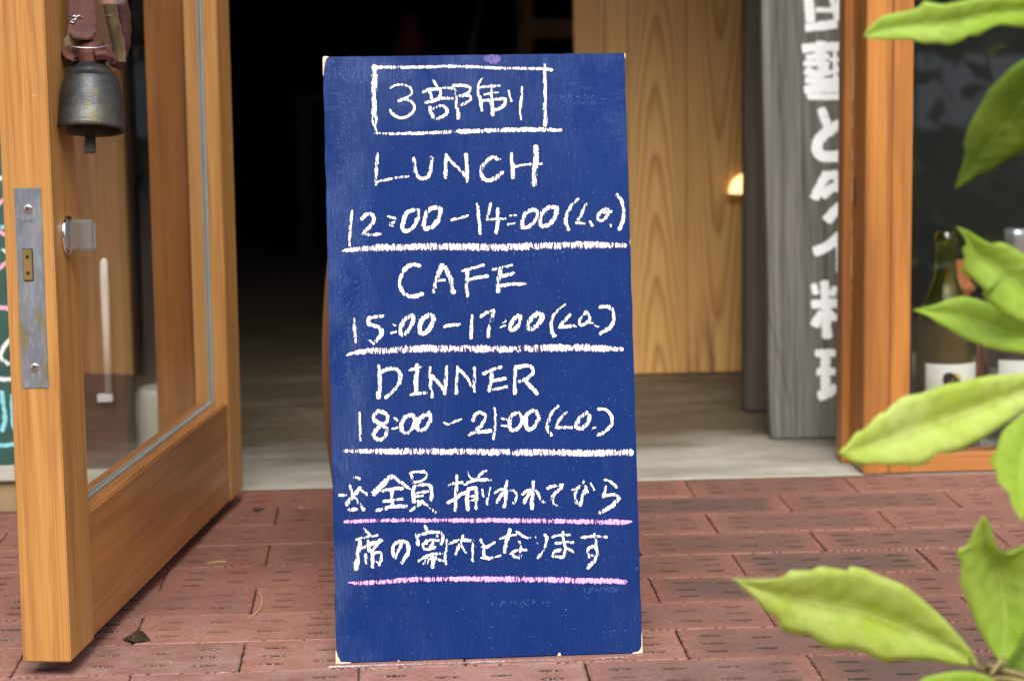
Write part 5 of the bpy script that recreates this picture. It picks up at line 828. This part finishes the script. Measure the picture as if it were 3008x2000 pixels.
# ---------------------------------------------------------------- the blue board
bb = empty('blue_menu_board', (.08962, 2.07112, .0), 'cobalt blue chalk board standing in the doorway with opening hours in white chalk', 'menu board')
uu = Vector((.99984, .01807, 0)).normalized(); vv_ = Vector((-.00414, .22899, .97342)); vv_ = (vv_-uu*vv_.dot(uu)).normalized(); nn = uu.cross(vv_)
mm = Matrix((uu, -nn, vv_)).transposed().to_4x4()      # local x along the board, y into it, z up the board
bb.rotation_euler = mm.to_euler()
rj = random.Random(9)
def edge_pts():
    P = []
    TLx, TRx, BLx, BRx, H = -.1479, .1513, -.1479, .1479, .5917
    chip = lambda d: 0
    n = 90
    for k in range(n): f = k/n; P.append((BLx+(BRx-BLx)*f, 0+abs(mnoise.noise(Vector((f*30, 1, 0))))*.0006))
    for k in range(n): f = k/n; P.append((BRx+(TRx-BRx)*f+mnoise.noise(Vector((f*22, 2, 0)))*.0007, H*f))
    for k in range(n): f = k/n; P.append((TRx+(TLx-TRx)*f, H+mnoise.noise(Vector((f*25, 3, 0)))*.0006))
    for k in range(n): f = k/n; P.append((TLx+(BLx-TLx)*f+mnoise.noise(Vector((f*26, 4, 0)))*.0011, H*(1-f)))
    return P
bm = bmesh.new(); prism(bm, edge_pts(), 0, .0095, 'Y')
es = [e for e in bm.edges if e.verts[0].co.y < .001 and e.verts[1].co.y < .001]
bmesh.ops.bevel(bm, geom=es, offset=.0009, segments=2, affect='EDGES')
panel = obj('board_panel', bm, M['blue'], bb)
def chip(pts, y=-.00025):
    bm = bmesh.new(); prism(bm, pts, y, y+.0006, 'Y'); obj('paint_chip', bm, M['chip'], bb)
chip([(-.1484, .5905), (-.1484, .5735), (-.1478, .5725), (-.1472, .5790), (-.1462, .5850), (-.1448, .5895), (-.1420, .5918), (-.1470, .5922)])
chip([(-.1486, .0), (-.1484, .0125), (-.1474, .0115), (-.1466, .0070), (-.1446, .0040), (-.1440, .0014), (-.1340, .0008), (-.1340, -.0002)])
chip([(.1482, .0004), (.1484, .021), (.1475, .0180), (.1474, .0080), (.1462, .0042), (.1440, .0020), (.1380, .0010), (.1385, .0)])
chip([(.0650, .0002), (.0664, .0030), (.0678, .0036), (.0686, .0012), (.0690, .0002)])
chip([(-.0893, .0), (-.0886, .0016), (-.0876, .0010), (-.0874, 0)])
chip([(.1516, .5850), (.1518, .5905), (.1508, .5914), (.1509, .5870)])
chip([(.1501, .3990), (.1502, .4045), (.1497, .4040), (.1496, .3995)])
sizes = {}
for name, colk, txt in CHALK:
    bm = strokes_to_bm(txt, ws=1.16 if 'under' in name else .93)
    lab = {'chalk_underline': {'p': 'pale pink chalk underline', 'm': 'bright pink chalk underline'}.get(colk)}.get(name)
    obj(name, bm, M[colk], bb, label=lab)
# chalk thumb-mark and stray rubs
def rub(cx, cz, rx, rz, m, dens, seed, name='chalk_smudge'):
    r_ = random.Random(seed); bm = bmesh.new()
    for k in range(dens):
        a = r_.random()*6.283; q = r_.random()**.5; x = cx+rx*q*math.cos(a); z = cz+rz*q*math.sin(a); s = r_.uniform(.00012, .00042); l = r_.uniform(1, 3.2)
        vs = [bm.verts.new((x+dx*s+dz*s*.25, -.00022-k*1e-8, z+dz*s)) for dx, dz in ((-1, -l), (1, -l*.7), (.8, l), (-.7, l*.8))]; bm.faces.new(vs)
    obj(name, bm, m, bb)
smear = simple('faint_chalk_smear', (.05, .095, .27), 1.0); pinks = simple('faint_pink_smear', (.15, .12, .36), 1.0)
rub(.0193, .5875, .0085, .0040, pinks, 260, 1)
rub(.02, .5860, .006, .004, pinks, 160, 6)
rub(-.10, .575, .045, .010, smear, 500, 2); rub(.095, .545, .035, .006, smear, 110, 3); rub(-.125, .40, .018, .16, smear, 700, 4)
rub(.03, .052, .030, .0025, smear, 60, 5); rub(.11, .062, .02, .003, smear, 70, 7); rub(.06, .41, .03, .03, smear, 120, 9)
specks = simple('chalk_specks', (.52, .56, .66), 1.0)
r_ = random.Random(77); bm = bmesh.new()
for k in range(900):
    x, z = r_.uniform(-.146, .147), r_.uniform(.003, .588); s = r_.uniform(.00010, .00030)
    bm.faces.new([bm.verts.new((x+s*math.cos(a+k), -.0002, z+s*math.sin(a+k)*r_.uniform(.8, 2.2))) for a in (0, 2.1, 4.2)])
obj('chalk_specks', bm, specks, bb, kind='stuff')
# rear leg frame that holds the board up
bm = bmesh.new()
for x in (-.128, .128):
    add_box(bm, x-.012, x+.012, .0105, .028, .02, .57, .0015)
obj('rear_batten', bm, M['brown_wood'], bb)

# round-bellied wooden barrel behind the board, its left side shows
br = empty('wooden_barrel', (.0585, 2.50, .0), 'brown wooden barrel behind the blue board, only its curved left side showing', 'barrel')
prof = []
for i in range(21):
    z = i/20*.46; f = (z-.215)/.23; prof.append((.1372-.0290*f*f, z))
bm = bmesh.new(); lathe(bm, prof, 64, cap0=True, cap1=True)
for f in bm.faces: f.material_index = 0
obj('barrel_body', bm, M['brown_wood'], br, True)
for z, in ((.03,), (.41,)):
    bm = bmesh.new(); f = (z-.215)/.23; r0 = .1372-.0290*f*f
    lathe(bm, [(r0-.001, z-.009), (r0+.0022, z-.009), (r0+.0026, z+.009), (r0-.001, z+.009)], 64); obj('hoop', bm, M['iron'], br, True)

# ---------------------------------------------------------------- chalk dust fallen on the paving
r_ = random.Random(31); bm = bmesh.new()
def speck(x, y, s, z=.0009):
    a0 = r_.random()*6
    vs = [bm.verts.new((x+s*math.cos(a0+a)*r_.uniform(.7, 1.4), y+s*math.sin(a0+a)*r_.uniform(.7, 1.4), z)) for a in (0, 1.57, 3.14, 4.71)]
    top = bm.verts.new((x, y, z+s*.7))
    for k in range(4): bm.faces.new((vs[k], vs[(k+1) % 4], top))
for k in range(5200):
    f = r_.random()**1.15; x = -.066+f*.292; y = 2.0560+(x*.018)+r_.gauss(0, .0011+.0018*(r_.random() < .25)); 
    dens = .55+.45*math.sin(x*70+2)*math.sin(x*23); 
    if r_.random() > .55*dens*(1.0-f*.75): continue
    speck(x, y, r_.uniform(.00015, .00042))
for k in range(3600):
    x, y = r_.gauss(-.02, .28), 2.06+r_.gauss(0, .11)
    if 2.058 < y < 2.10 and -.06 < x < .24: continue
    if mnoise.noise(Vector((x*14, y*22, 0))) < .02: continue
    speck(x, y, r_.uniform(.00010, .00034))
tag(obj('chalk_dust', bm, simple('fallen_chalk_dust', (.74, .72, .73), 1.0), kind='stuff'), 'white chalk dust fallen along the foot of the blue board')

# dry leaf and straws on the bricks
bm = bmesh.new()
P = [(-.2735, 2.176, .001), (-.268, 2.172, .006), (-.2635, 2.171, .0125), (-.2595, 2.171, .0105), (-.2575, 2.170, .0108), (-.253, 2.169, .0060), (-.2455, 2.167, .0008)]
Q = [(-.2735, 2.178, .0009), (-.267, 2.188, .003), (-.262, 2.193, .007), (-.2585, 2.192, .0075), (-.255, 2.190, .006), (-.251, 2.182, .0035), (-.2455, 2.1695, .0007)]
Fz = [(-.2735, 2.174, .0006), (-.2690, 2.166, .0035), (-.2640, 2.161, .0035), (-.2600, 2.160, .002), (-.2560, 2.160, .0035), (-.2520, 2.163, .0025), (-.2455, 2.1655, .0005)]
ch = [[bm.verts.new((p[0], p[1], p[2]*.62+.0003)) for p in c] for c in (Fz, P, Q)]
for a, b in zip(ch, ch[1:]):
    for k in range(6): bm.faces.new((a[k], a[k+1], b[k+1], b[k]))
tag(obj('dry_leaf', bm, M['dry_leaf'], smooth=False), 'curled dark dry leaf on the bricks between door and blue board', 'leaf')
def straw(pts, r, label):
    bm = bmesh.new(); tube(bm, spline(pts, 5), r, 6); tag(obj('straw', bm, M['straw'], smooth=True), label, 'straw', 'bits of dry straw on the bricks')
straw([(-.1490, 2.352, .0012), (-.1440, 2.325, .0026), (-.1415, 2.290, .0024), (-.1440, 2.268, .0020), (-.1530, 2.236, .0010)], .0005, 'bent dry straw lying on the bricks left of the blue board')
straw([(-.2150, 2.490, .0012), (-.2020, 2.494, .0018), (-.1940, 2.497, .0010)], .0008, 'short straight straw close to the foot of the open door')
straw([(-.1205, 2.776, .0012), (-.1190, 2.779, .0018), (-.1170, 2.782, .001)], .0012, 'tiny curled straw near the concrete threshold')
bm = bmesh.new(); bmesh.ops.create_icosphere(bm, subdivisions=2, radius=.004, matrix=Matrix.Translation((-.1735, 2.774, .002)) @ Matrix.Diagonal((1.5, 1, .6, 1)))
tube(bm, [(-.170, 2.774, .0025), (-.164, 2.771, .003)], .0007, 6)
tag(obj('seed_pod', bm, M['dry_leaf'], smooth=True), 'small dark seed pod on the bricks beside the open door', 'seed pod')

# ---------------------------------------------------------------- things seen behind the door glass and further left
pot = empty('ribbed_pot', (-.3215, 3.000, .030), 'small off-white ribbed pot on the stone sill behind the door glass', 'pot')
bm = bmesh.new(); lathe(bm, [(.024, 0), (.0295, .006), (.0315, .03), (.0318, .07), (.0300, .088), (.026, .0965), (.022, .098), (.020, .090), (.020, .02), (.001, .02)], 72, cap0=True, wob=lambda a, z: .012*math.sin(18*a) if z > .005 else 0)
obj('pot_body', bm, M['white_pot'], pot, True)
bm = bmesh.new(); lathe(bm, [(.021, .089), (.0205, .0905), (.001, .0905)], 32, cap1=True); obj('lid', bm, M['stone'], pot, True)
ws = empty('reflection_bar', (-.3770, 2.916, .1320), 'slim white bar with foot, standing in for a bright reflection in the door glass', 'added_bracket')  # added bar stands in for a soft bright reflection on the glass
bm = bmesh.new(); lathe(bm, [(.0050, .001), (.0054, .100), (.0058, .150), (.0050, .176), (.002, .180)], 20, cap0=True, cap1=True); obj('upright', bm, M['white_bar'], ws, True)
box('foot', -.0150, .0050, -.005, .005, -.010, .0005, M['white_bar'], ws, .001)
gb = empty('green_chalkboard', (-.700, 2.80, .0), 'dark green chalkboard with coloured chalk, mostly hidden behind the open door', 'chalkboard')
gb.rotation_euler = (R(-4), 0, 0)
box('panel', -.27, .222, 0, .012, .062, .80, M['green_board'], gb)
for x0, x1 in ((-.29, -.271), (.2225, .2405)): box('frame_stile', x0, x1, -.004, .016, .0, .82, M['tan_wood'], gb, .002)
box('frame_rail', -.2705, .222, -.004, .016, .0, .040, M['tan_wood'], gb, .002); box('frame_rail', -.2705, .222, -.004, .016, .801, .82, M['brown_wood'], gb, .002)
box('chalk_tray', -.2705, .222, -.012, .012, .041, .061, M['stone'], gb, .002)
bm = bmesh.new(); prism(bm, [(-.0, 0), (.0, .0)], 0, 1) if False else bm.free()
bm = bmesh.new()
for x in (-.2, .16): add_box(bm, x, x+.02, .10, .118, 0, .80)
legs = obj('rear_leg', bm, M['brown_wood'], gb)
def scrib(m, lines, nm='chalk_drawing'):
    for k, (w_, pts) in enumerate(lines):
        bm = bmesh.new(); uvl = bm.loops.layers.uv.new('UVMap')
        ribbon(bm, pts, w_, lift=.0003+k*1e-5, uvl=uvl, seed=k, step=.003); obj(nm, bm, M[m], gb)
scrib('g_pink', [(.006, [(.222, .40), (.210, .395), (.204, .38), (.208, .36), (.222, .352)]), (.006, [(.222, .322), (.205, .31), (.19, .29), (.16, .30)]), (.006, [(.222, .26), (.2, .262), (.17, .255)]),
                 (.006, [(.05, .5), (.1, .56), (.16, .52), (.15, .45), (.08, .44), (.05, .5)])])
scrib('g_white', [(.006, [(.222, .43), (.205, .425), (.195, .45), (.21, .47)]), (.005, [(.222, .33), (.212, .335)]), (.006, [(.222, .225), (.212, .215), (.205, .20), (.215, .19)]), (.006, [(.222, .17), (.19, .172)]),
                  (.005, [(-.2, .7), (-.1, .72), (0, .7), (.1, .71)])])
scrib('g_cyan', [(.006, [(.222, .365), (.19, .36)]), (.007, [(.205, .155), (.208, .12), (.204, .105)]), (.007, [(.218, .15), (.219, .11), (.222, .108)]), (.006, [(.222, .088), (.18, .086), (.1, .09)]),
                 (.006, [(-.2, .3), (-.1, .33), (0, .29), (.1, .31)])])

# ---------------------------------------------------------------- bottles in the right window
def bottle(loc, label, mat, hgt=.300, r=.0445, capmat=None):
    e = empty('wine_bottle', loc, label, 'bottle', 'wine bottles in the right window')
    k = hgt/.300
    out = [(.001, .002), (r*.6, .001), (r*.96, .003), (r, .010), (r, .135*k), (r*.985, .150*k), (r*.90, .172*k), (r*.72, .198*k), (r*.50, .220*k), (r*.37, .236*k), (.0150, .252*k), (.0142, .270*k), (.0140, .284*k), (.0160, .285*k), (.0164, .291*k), (.0150, .2925*k), (.0148, .299*k), (.0130, hgt)]
    inn = [(.0100, hgt), (.0098, .270*k), (.0108, .250*k), (r*.34, .232*k), (r*.46, .219*k), (r*.68, .196*k), (r*.86, .170*k), (r*.93, .150*k), (r*.94, .130*k), (r*.94, .014), (r*.5, .020), (.001, .024)]
    bm = bmesh.new(); lathe(bm, out+inn, 56); bmesh.ops.remove_doubles(bm, verts=bm.verts, dist=1e-6); bmesh.ops.recalc_face_normals(bm, faces=bm.faces)
    obj('bottle_glass', bm, mat, e, True); return e
def curved(r, a0, a1, z0, z1, n=24, t=.0004):
    bm = bmesh.new(); rows = []
    for i in range(n+1):
        a = a0+(a1-a0)*i/n; rows.append([bm.verts.new((rr*math.sin(a), -rr*math.cos(a), z)) for rr, z in ((r, z0), (r, z1), (r+t, z1), (r+t, z0))])
    for A, B in zip(rows, rows[1:]):
        for k in range(4): bm.faces.new((A[k], B[k], B[(k+1) % 4], A[(k+1) % 4]))
    bm.faces.new(rows[0]); bm.faces.new(list(reversed(rows[-1]))); bmesh.ops.recalc_face_normals(bm, faces=bm.faces); return bm
b1 = bottle((.7790, 3.050, .0102), 'olive green wine bottle with cream label showing a black shape with yellow crown', M['green_glass'], .306, .0448)
lb = obj('paper_label', curved(.0450, R(-46)-.06, R(62)-.06, .045, .124), M['label_paper'], b1, True)
def on_label(pts, w_, rad=.0456):
    bm = bmesh.new(); uvl = bm.loops.layers.uv.new('UVMap'); ribbon(bm, pts, w_, lift=0, uvl=uvl, ragged=.0002, step=.0008)
    for v in bm.verts:
        a = v.co.x/.0456; v.co = Vector((rad*math.sin(a), -rad*math.cos(a), v.co.z))
    return bm
def blob(pts, rad=.0457):
    bm = bmesh.new(); c = Vector((sum(p[0] for p in pts)/len(pts), 0, sum(p[1] for p in pts)/len(pts)))
    f = lambda x, z: (rad*math.sin(x/.0456), -rad*math.cos(x/.0456), z)
    rings = []
    for s in (.02, .5, 1.0): rings.append([bm.verts.new(f(c.x+(x-c.x)*s, c.z+(z-c.z)*s)) for x, z in pts])
    n = len(pts); bm.faces.new(rings[0])
    for A, B in zip(rings, rings[1:]):
        for k in range(n): bm.faces.new((A[k], A[(k+1) % n], B[(k+1) % n], B[k]))
    return bm
obj('label_print', blob([(-.0135, .1020), (-.0125, .1085), (-.0085, .1125), (-.002, .1130), (.003, .1100), (.007, .1045), (.013, .1000), (.0175, .0935), (.015, .088), (.008, .087), (.002, .0895), (-.003, .0935), (-.009, .0950), (-.0125, .0975)]), M['black_ink'], lb)
bm = on_label([(.004, .1105), (.007, .1085), (.010, .105)], .0035, .0460); obj('label_print', bm, M['yellow_ink'], lb)
bm = on_label([(.006, .112), (.0065, .107)], .0016, .0460); obj('label_print', bm, M['yellow_ink'], lb)
bm = on_label([(.0105, .111), (.009, .106)], .0016, .0460); obj('label_print', bm, M['yellow_ink'], lb)
bm = on_label([(.013, .1075), (.0105, .103)], .0016, .0460); obj('label_print', bm, M['yellow_ink'], lb)
bm = on_label([(-.016, .088), (-.006, .096), (.002, .1045)], .0009, .0462); obj('label_print', bm, M['yellow_ink'], lb)
bm = on_label([(-.006, .096), (.006, .0945), (.016, .092)], .0008, .0462); obj('label_print', bm, M['yellow_ink'], lb)
bm = on_label([(-.020, .080), (-.014, .088), (-.009, .094)], .0030, .0459); obj('label_print', bm, M['black_ink'], lb)
b2 = bottle((.8960, 3.110, .0102), 'clear glass bottle with silver neck foil behind the leaves, right of the olive bottle', M['clear_glass'], .300, .0440)
obj('paper_label', curved(.0442, R(-45), R(45), .03, .118), M['label_paper'], b2, True)
bm = bmesh.new(); lathe(bm, [(.0158, .235), (.0166, .262), (.0166, .284), (.0176, .286), (.0178, .300), (.0150, .3022), (.001, .3024)], 32)
obj('neck_foil', bm, simple('silver_foil', (.62, .64, .68), .35, .1, 60, metallic=.7), b2, True)
b3 = bottle((.6980, 3.130, .0102), 'wine bottle mostly hidden behind the door post, a sliver of cream label showing', M['green_glass'], .290, .0380)
lb3 = obj('paper_label', curved(.0382, R(-60), R(60), .04, .128), M['label_paper'], b3, True)
for z, h_ in ((.090, .006), (.078, .008), (.066, .004)):
    obj('label_print', curved(.0388, R(14), R(34), z, z+h_, 6), M['black_ink'], lb3)
vs_ = empty('orange_vase', (.8330, 3.200, .0102), 'orange terracotta vase with flared rim, behind the olive wine bottle', 'vase')
bm = bmesh.new(); lathe(bm, [(.026, 0), (.036, .02), (.040, .08), (.033, .15), (.0205, .195), (.0300, .2080), (.0240, .2150), (.0155, .2350), (.0150, .2480), (.0120, .2490), (.011, .20), (.02, .15), (.03, .08), (.001, .02)], 40, cap0=True)
obj('vase_body', bm, M['terracotta'], vs_, True)

# ---------------------------------------------------------------- dim furniture deep inside
ch_ = empty('wooden_chair', (.5050, 6.25, 0), 'brown wooden chair in the dark room, left of the cedar boards', 'chair')
for x, y, h_ in ((-.115, -.02, .80), (.16, -.02, .80), (-.10, .33, .42), (.16, .33, .42)): box('leg', x-.022, x+.022, y-.018, y+.018, .002, h_, M['brown_wood'], ch_, .004)
box('seat', -.14, .19, -.041, .36, .4215, .45, M['brown_wood'], ch_, .006)
for z in (.585, .72): box('back_rail', -.0925, .1375, -.034, -.016, z, z+.055, M['brown_wood'], ch_, .004)
ms = empty('metal_stand', (.27, 5.9, 0), 'thin grey folding metal stand in the dark room above the board', 'stand')
for p, q in (((-.05, 0, .52), (.0, 0, .74)), ((.085, 0, .002), (.085, 0, .74))):
    bm = bmesh.new(); p = Vector(p); q = Vector(q)
    if p.z > .1: p = q+(p-q)*(q.z/(q.z-p.z))*.995
    tube(bm, [p, q], .0065, 10); obj('leg', bm, M['grey_metal'], ms, True)
bm = bmesh.new(); tube(bm, [(-.02, 0, .7465), (.12, 0, .7465)], .006, 10); obj('top_bar', bm, M['grey_metal'], ms, True)
rc = bmesh.new(); lathe(rc, [(.075, .45), (.070, .50), (.045, .58), (.022, .65), (.004, .66)], 20, cap0=True, wob=lambda a, z: .12*math.sin(3*a)); 
bmesh.ops.translate(rc, verts=rc.verts, vec=(.075, 6.2, 0)); tag(obj('red_cloth', rc, M['red_cloth'], smooth=True), 'dark red cloth heap on the table in the dark room', 'cloth')
tb = empty('dark_table', (.10, 6.2, 0), 'dark wooden table in the unlit room behind the blue board', 'table')
box('tabletop', -.35, .22, -.25, .25, .425, .4495, M['dark'], tb, .003)
for x in (-.32, .19):
    for y in (-.22, .22): box('leg', x-.018, x+.018, y-.018, y+.018, .002, .4245, M['dark'], tb)

# ---------------------------------------------------------------- the shrub at the right edge
shrub = empty('broadleaf_shrub', (.520, 1.50, 0), 'young shrub with large toothed yellow-green leaves at the right edge', 'shrub')
def leaf_mesh(rows, mat, thick=.0005):
    n = len(rows[0]); bm = bmesh.new(); uvl = bm.loops.layers.uv.new('UVMap')
    U, Md, D = [[Vector(p) for p in r] for r in rows]
    NS = 4
    grid = []
    for i in range(n):
        ln = []
        for k in range(NS+1): f = k/NS; ln.append(U[i].lerp(Md[i], f)+Vector((0, -.0025*math.sin(math.pi*f)*min(1, (U[i]-Md[i]).length/.02), 0)))
        for k in range(1, NS+1): f = k/NS; ln.append(Md[i].lerp(D[i], f)+Vector((0, -.0025*math.sin(math.pi*f)*min(1, (D[i]-Md[i]).length/.02), 0)))
        grid.append([bm.verts.new(p) for p in ln])
    for i in range(n-1):
        for k in range(2*NS):
            f = bm.faces.new((grid[i][k], grid[i+1][k], grid[i+1][k+1], grid[i][k+1]))
            for lp, (a, b) in zip(f.loops, ((i, k), (i+1, k), (i+1, k+1), (i, k+1))): lp[uvl].uv = (1-a/(n-1), b/(2*NS))
    bmesh.ops.remove_doubles(bm, verts=bm.verts, dist=2e-5)
    bmesh.ops.recalc_face_normals(bm, faces=bm.faces)
    bmesh.ops.solidify(bm, geom=bm.faces[:], thickness=thick)
    return bm
bases = []
org = Vector((.520, 1.50, 0))
for tone, a, b, c in LEAVES:
    rows = [[Vector([float(q)*1e-4 for q in p.split(',')])-org for p in r.split()] for r in (a, b, c)]
    obj('leaf', leaf_mesh(rows, None), LEAFM[tone], shrub, True); bases.append((rows[1][-1], rows[1][-1]-rows[1][-6]))
# leaves outside the frame (the glass and a sidestep would show them)
def gen_leaf(base, direction, L, wdt, tone, roll=0.0, droop=.25):
    d = Vector(direction).normalized(); side = d.cross(Vector((0, 0, 1))); side.normalize(); up = side.cross(d)
    side = (Matrix.Rotation(roll, 3, d) @ side); up = (Matrix.Rotation(roll, 3, d) @ up); rows = [[], [], []]
    n = 36
    for i in range(n):
        t = 1-i/(n-1); wd = wdt*(math.sin(math.pi*min(1, t**.85*1.0))**.8)*.5 if 0 < t < 1 else 0
        tooth = (1+.16*(1-((t*9) % 1))) if t > .25 else 1
        c = Vector(base)+d*(L*t)+Vector((0, 0, -droop*L*t*t))
        rows[0].append(c+side*wd*tooth+up*wd*.3); rows[1].append(c); rows[2].append(c-side*wd*tooth+up*wd*.3)
    obj('leaf', leaf_mesh(rows, None), LEAFM[tone], shrub, True)
rl = random.Random(8)
for k in range(20):
    z = .22+.042*k; a = k*2.4; dx, dy = math.cos(a), math.sin(a)
    if dx < .15: dx = abs(dx)*.5+.15
    gen_leaf((.0+dx*.012+.04, dy*.012, z), (dx, dy, .35), rl.uniform(.12, .17), rl.uniform(.045, .06), rl.choice((0, 1, 3, 0)), rl.uniform(-.3, .3))
bm = bmesh.new(); tube(bm, spline([(.030, .01, .0), (.045, .0, .25), (.035, .01, .5), (.05, .0, .8), (.04, .0, 1.06)], 6), [.0075-.0055*i/24 for i in range(25)], 10); obj('trunk', bm, M['stem'], shrub, True)
for (bp, dv), zt in zip(bases, (.57, .52, .37, .36, .32, .36, .10, .10, .10, .10)):
    bm = bmesh.new(); tip = bp; T = Vector((.040, .005, zt)); mid = bp+dv.normalized()*.02
    tube(bm, spline([tip-dv.normalized()*.004, mid, T], 6), [.0016+.0010*i/12 for i in range(13)], 8); obj('petiole', bm, M['stem'], shrub, True)

# ---------------------------------------------------------------- across the lane (seen only as reflections)
rh = random.Random(4)
def hedge(x0, x1, y0, y1, z0, z1, n, s, label):
    bm = bmesh.new()
    for k in range(n):
        x, y, z = rh.uniform(x0, x1), rh.uniform(y0, y1), rh.uniform(z0, z1)
        if mnoise.noise(Vector((x*1.5, y*1.5, z*1.5))) < -.22: continue
        a = Euler((rh.uniform(0, 6), rh.uniform(0, 6), rh.uniform(0, 6))).to_matrix(); l = s*rh.uniform(.6, 1.3)
        bm.faces.new([bm.verts.new(Vector((x, y, z))+a @ Vector(p)) for p in ((-l, 0, 0), (0, -l*.4, 0), (l, 0, 0), (0, l*.4, .02))])
    tag(obj('hedge', bm, M['hedge_leaf'], kind='stuff'), label)
hedge(-8, 8, -4.9, -3.7, 0, 3.9, 30000, .14, 'dark green hedge across the lane')
hedge(-3, 9, -3.2, -2.6, .0, .20, 5000, .05, 'low dark shrubs at the foot of the added pale slope')
hedge(.6, 7, -1.7, -.8, .0, .27, 5000, .045, 'low dark plants along the pavement edge')
bm = bmesh.new()
for k in range(60):
    x0, x1 = -9+k*.3, -8.7+k*.3; h0, h1 = [.50+.035*mnoise.noise(Vector((x*.9, 2, 0))) for x in (x0, x1)]
    a = [bm.verts.new(p) for p in ((x0, -2.95, -.03), (x1, -2.95, -.03), (x1, -3.55, h1), (x0, -3.55, h0))]; bm.faces.new(a)
    b = [bm.verts.new(p) for p in ((x0, -3.55, h0), (x1, -3.55, h1), (x1, -3.7, -.03), (x0, -3.7, -.03))]; bm.faces.new(b)
tag(obj('reflected_slope', bm, M['pale_slope'], kind='structure'), 'pale slope added at the foot of the hedge to mirror bright in the window')  # added slope, tilted skyward so the window mirrors a bright patch
hedge(.8, 5.5, -2.0, -1.2, .22, .80, 420, .07, 'sparse leafy twigs above the low plants along the pavement edge')
hedge(.95, 2.6, .1, 1.3, .0, .20, 3500, .035, 'dark ground plants in a bed right of the pavement, beyond the picture')
# slender plant just outside the frame, mirrored dark in the window
pl = empty('slender_plant', (1.12, 1.95, 0), 'slender leafy plant beside the right window, seen as a dark reflection', 'plant')
rq = random.Random(6)
for k in range(7):
    x, y = rq.uniform(-.22, .20), rq.uniform(-.25, .12); h_ = rq.uniform(.45, .80); lx, ly = rq.uniform(-.16, .16), rq.uniform(-.1, .1)
    P_ = spline([(x, y, 0), (x+lx*.3, y+ly*.3, h_*.5), (x+lx, y+ly, h_)], 8)
    bm = bmesh.new(); tube(bm, P_, .0028, 6); obj('stem', bm, M['stem'], pl, True)
    bm = bmesh.new()
    for i in range(9):
        p = P_[min(len(P_)-1, 5+i+rq.randint(0, 2))]; a = rq.random()*6.28; d = Vector((math.cos(a), math.sin(a), rq.uniform(-.2, .6))).normalized(); sd_ = d.cross(Vector((0, 0, 1))).normalized(); L_ = rq.uniform(.05, .085)
        c_ = [p, p+d*L_*.35+sd_*L_*.2, p+d*L_*.75+sd_*L_*.14, p+d*L_, p+d*L_*.75-sd_*L_*.14, p+d*L_*.35-sd_*L_*.2]
        bm.faces.new([bm.verts.new(q) for q in c_])
    obj('foliage', bm, LEAFM[1], pl, kind='stuff')
S.render.film_transparent = False
for ob in S.objects:
    if ob.type == 'MESH' and ob.parent is None and 'kind' not in ob.keys() and 'category' not in ob.keys(): print('untagged', ob.name)
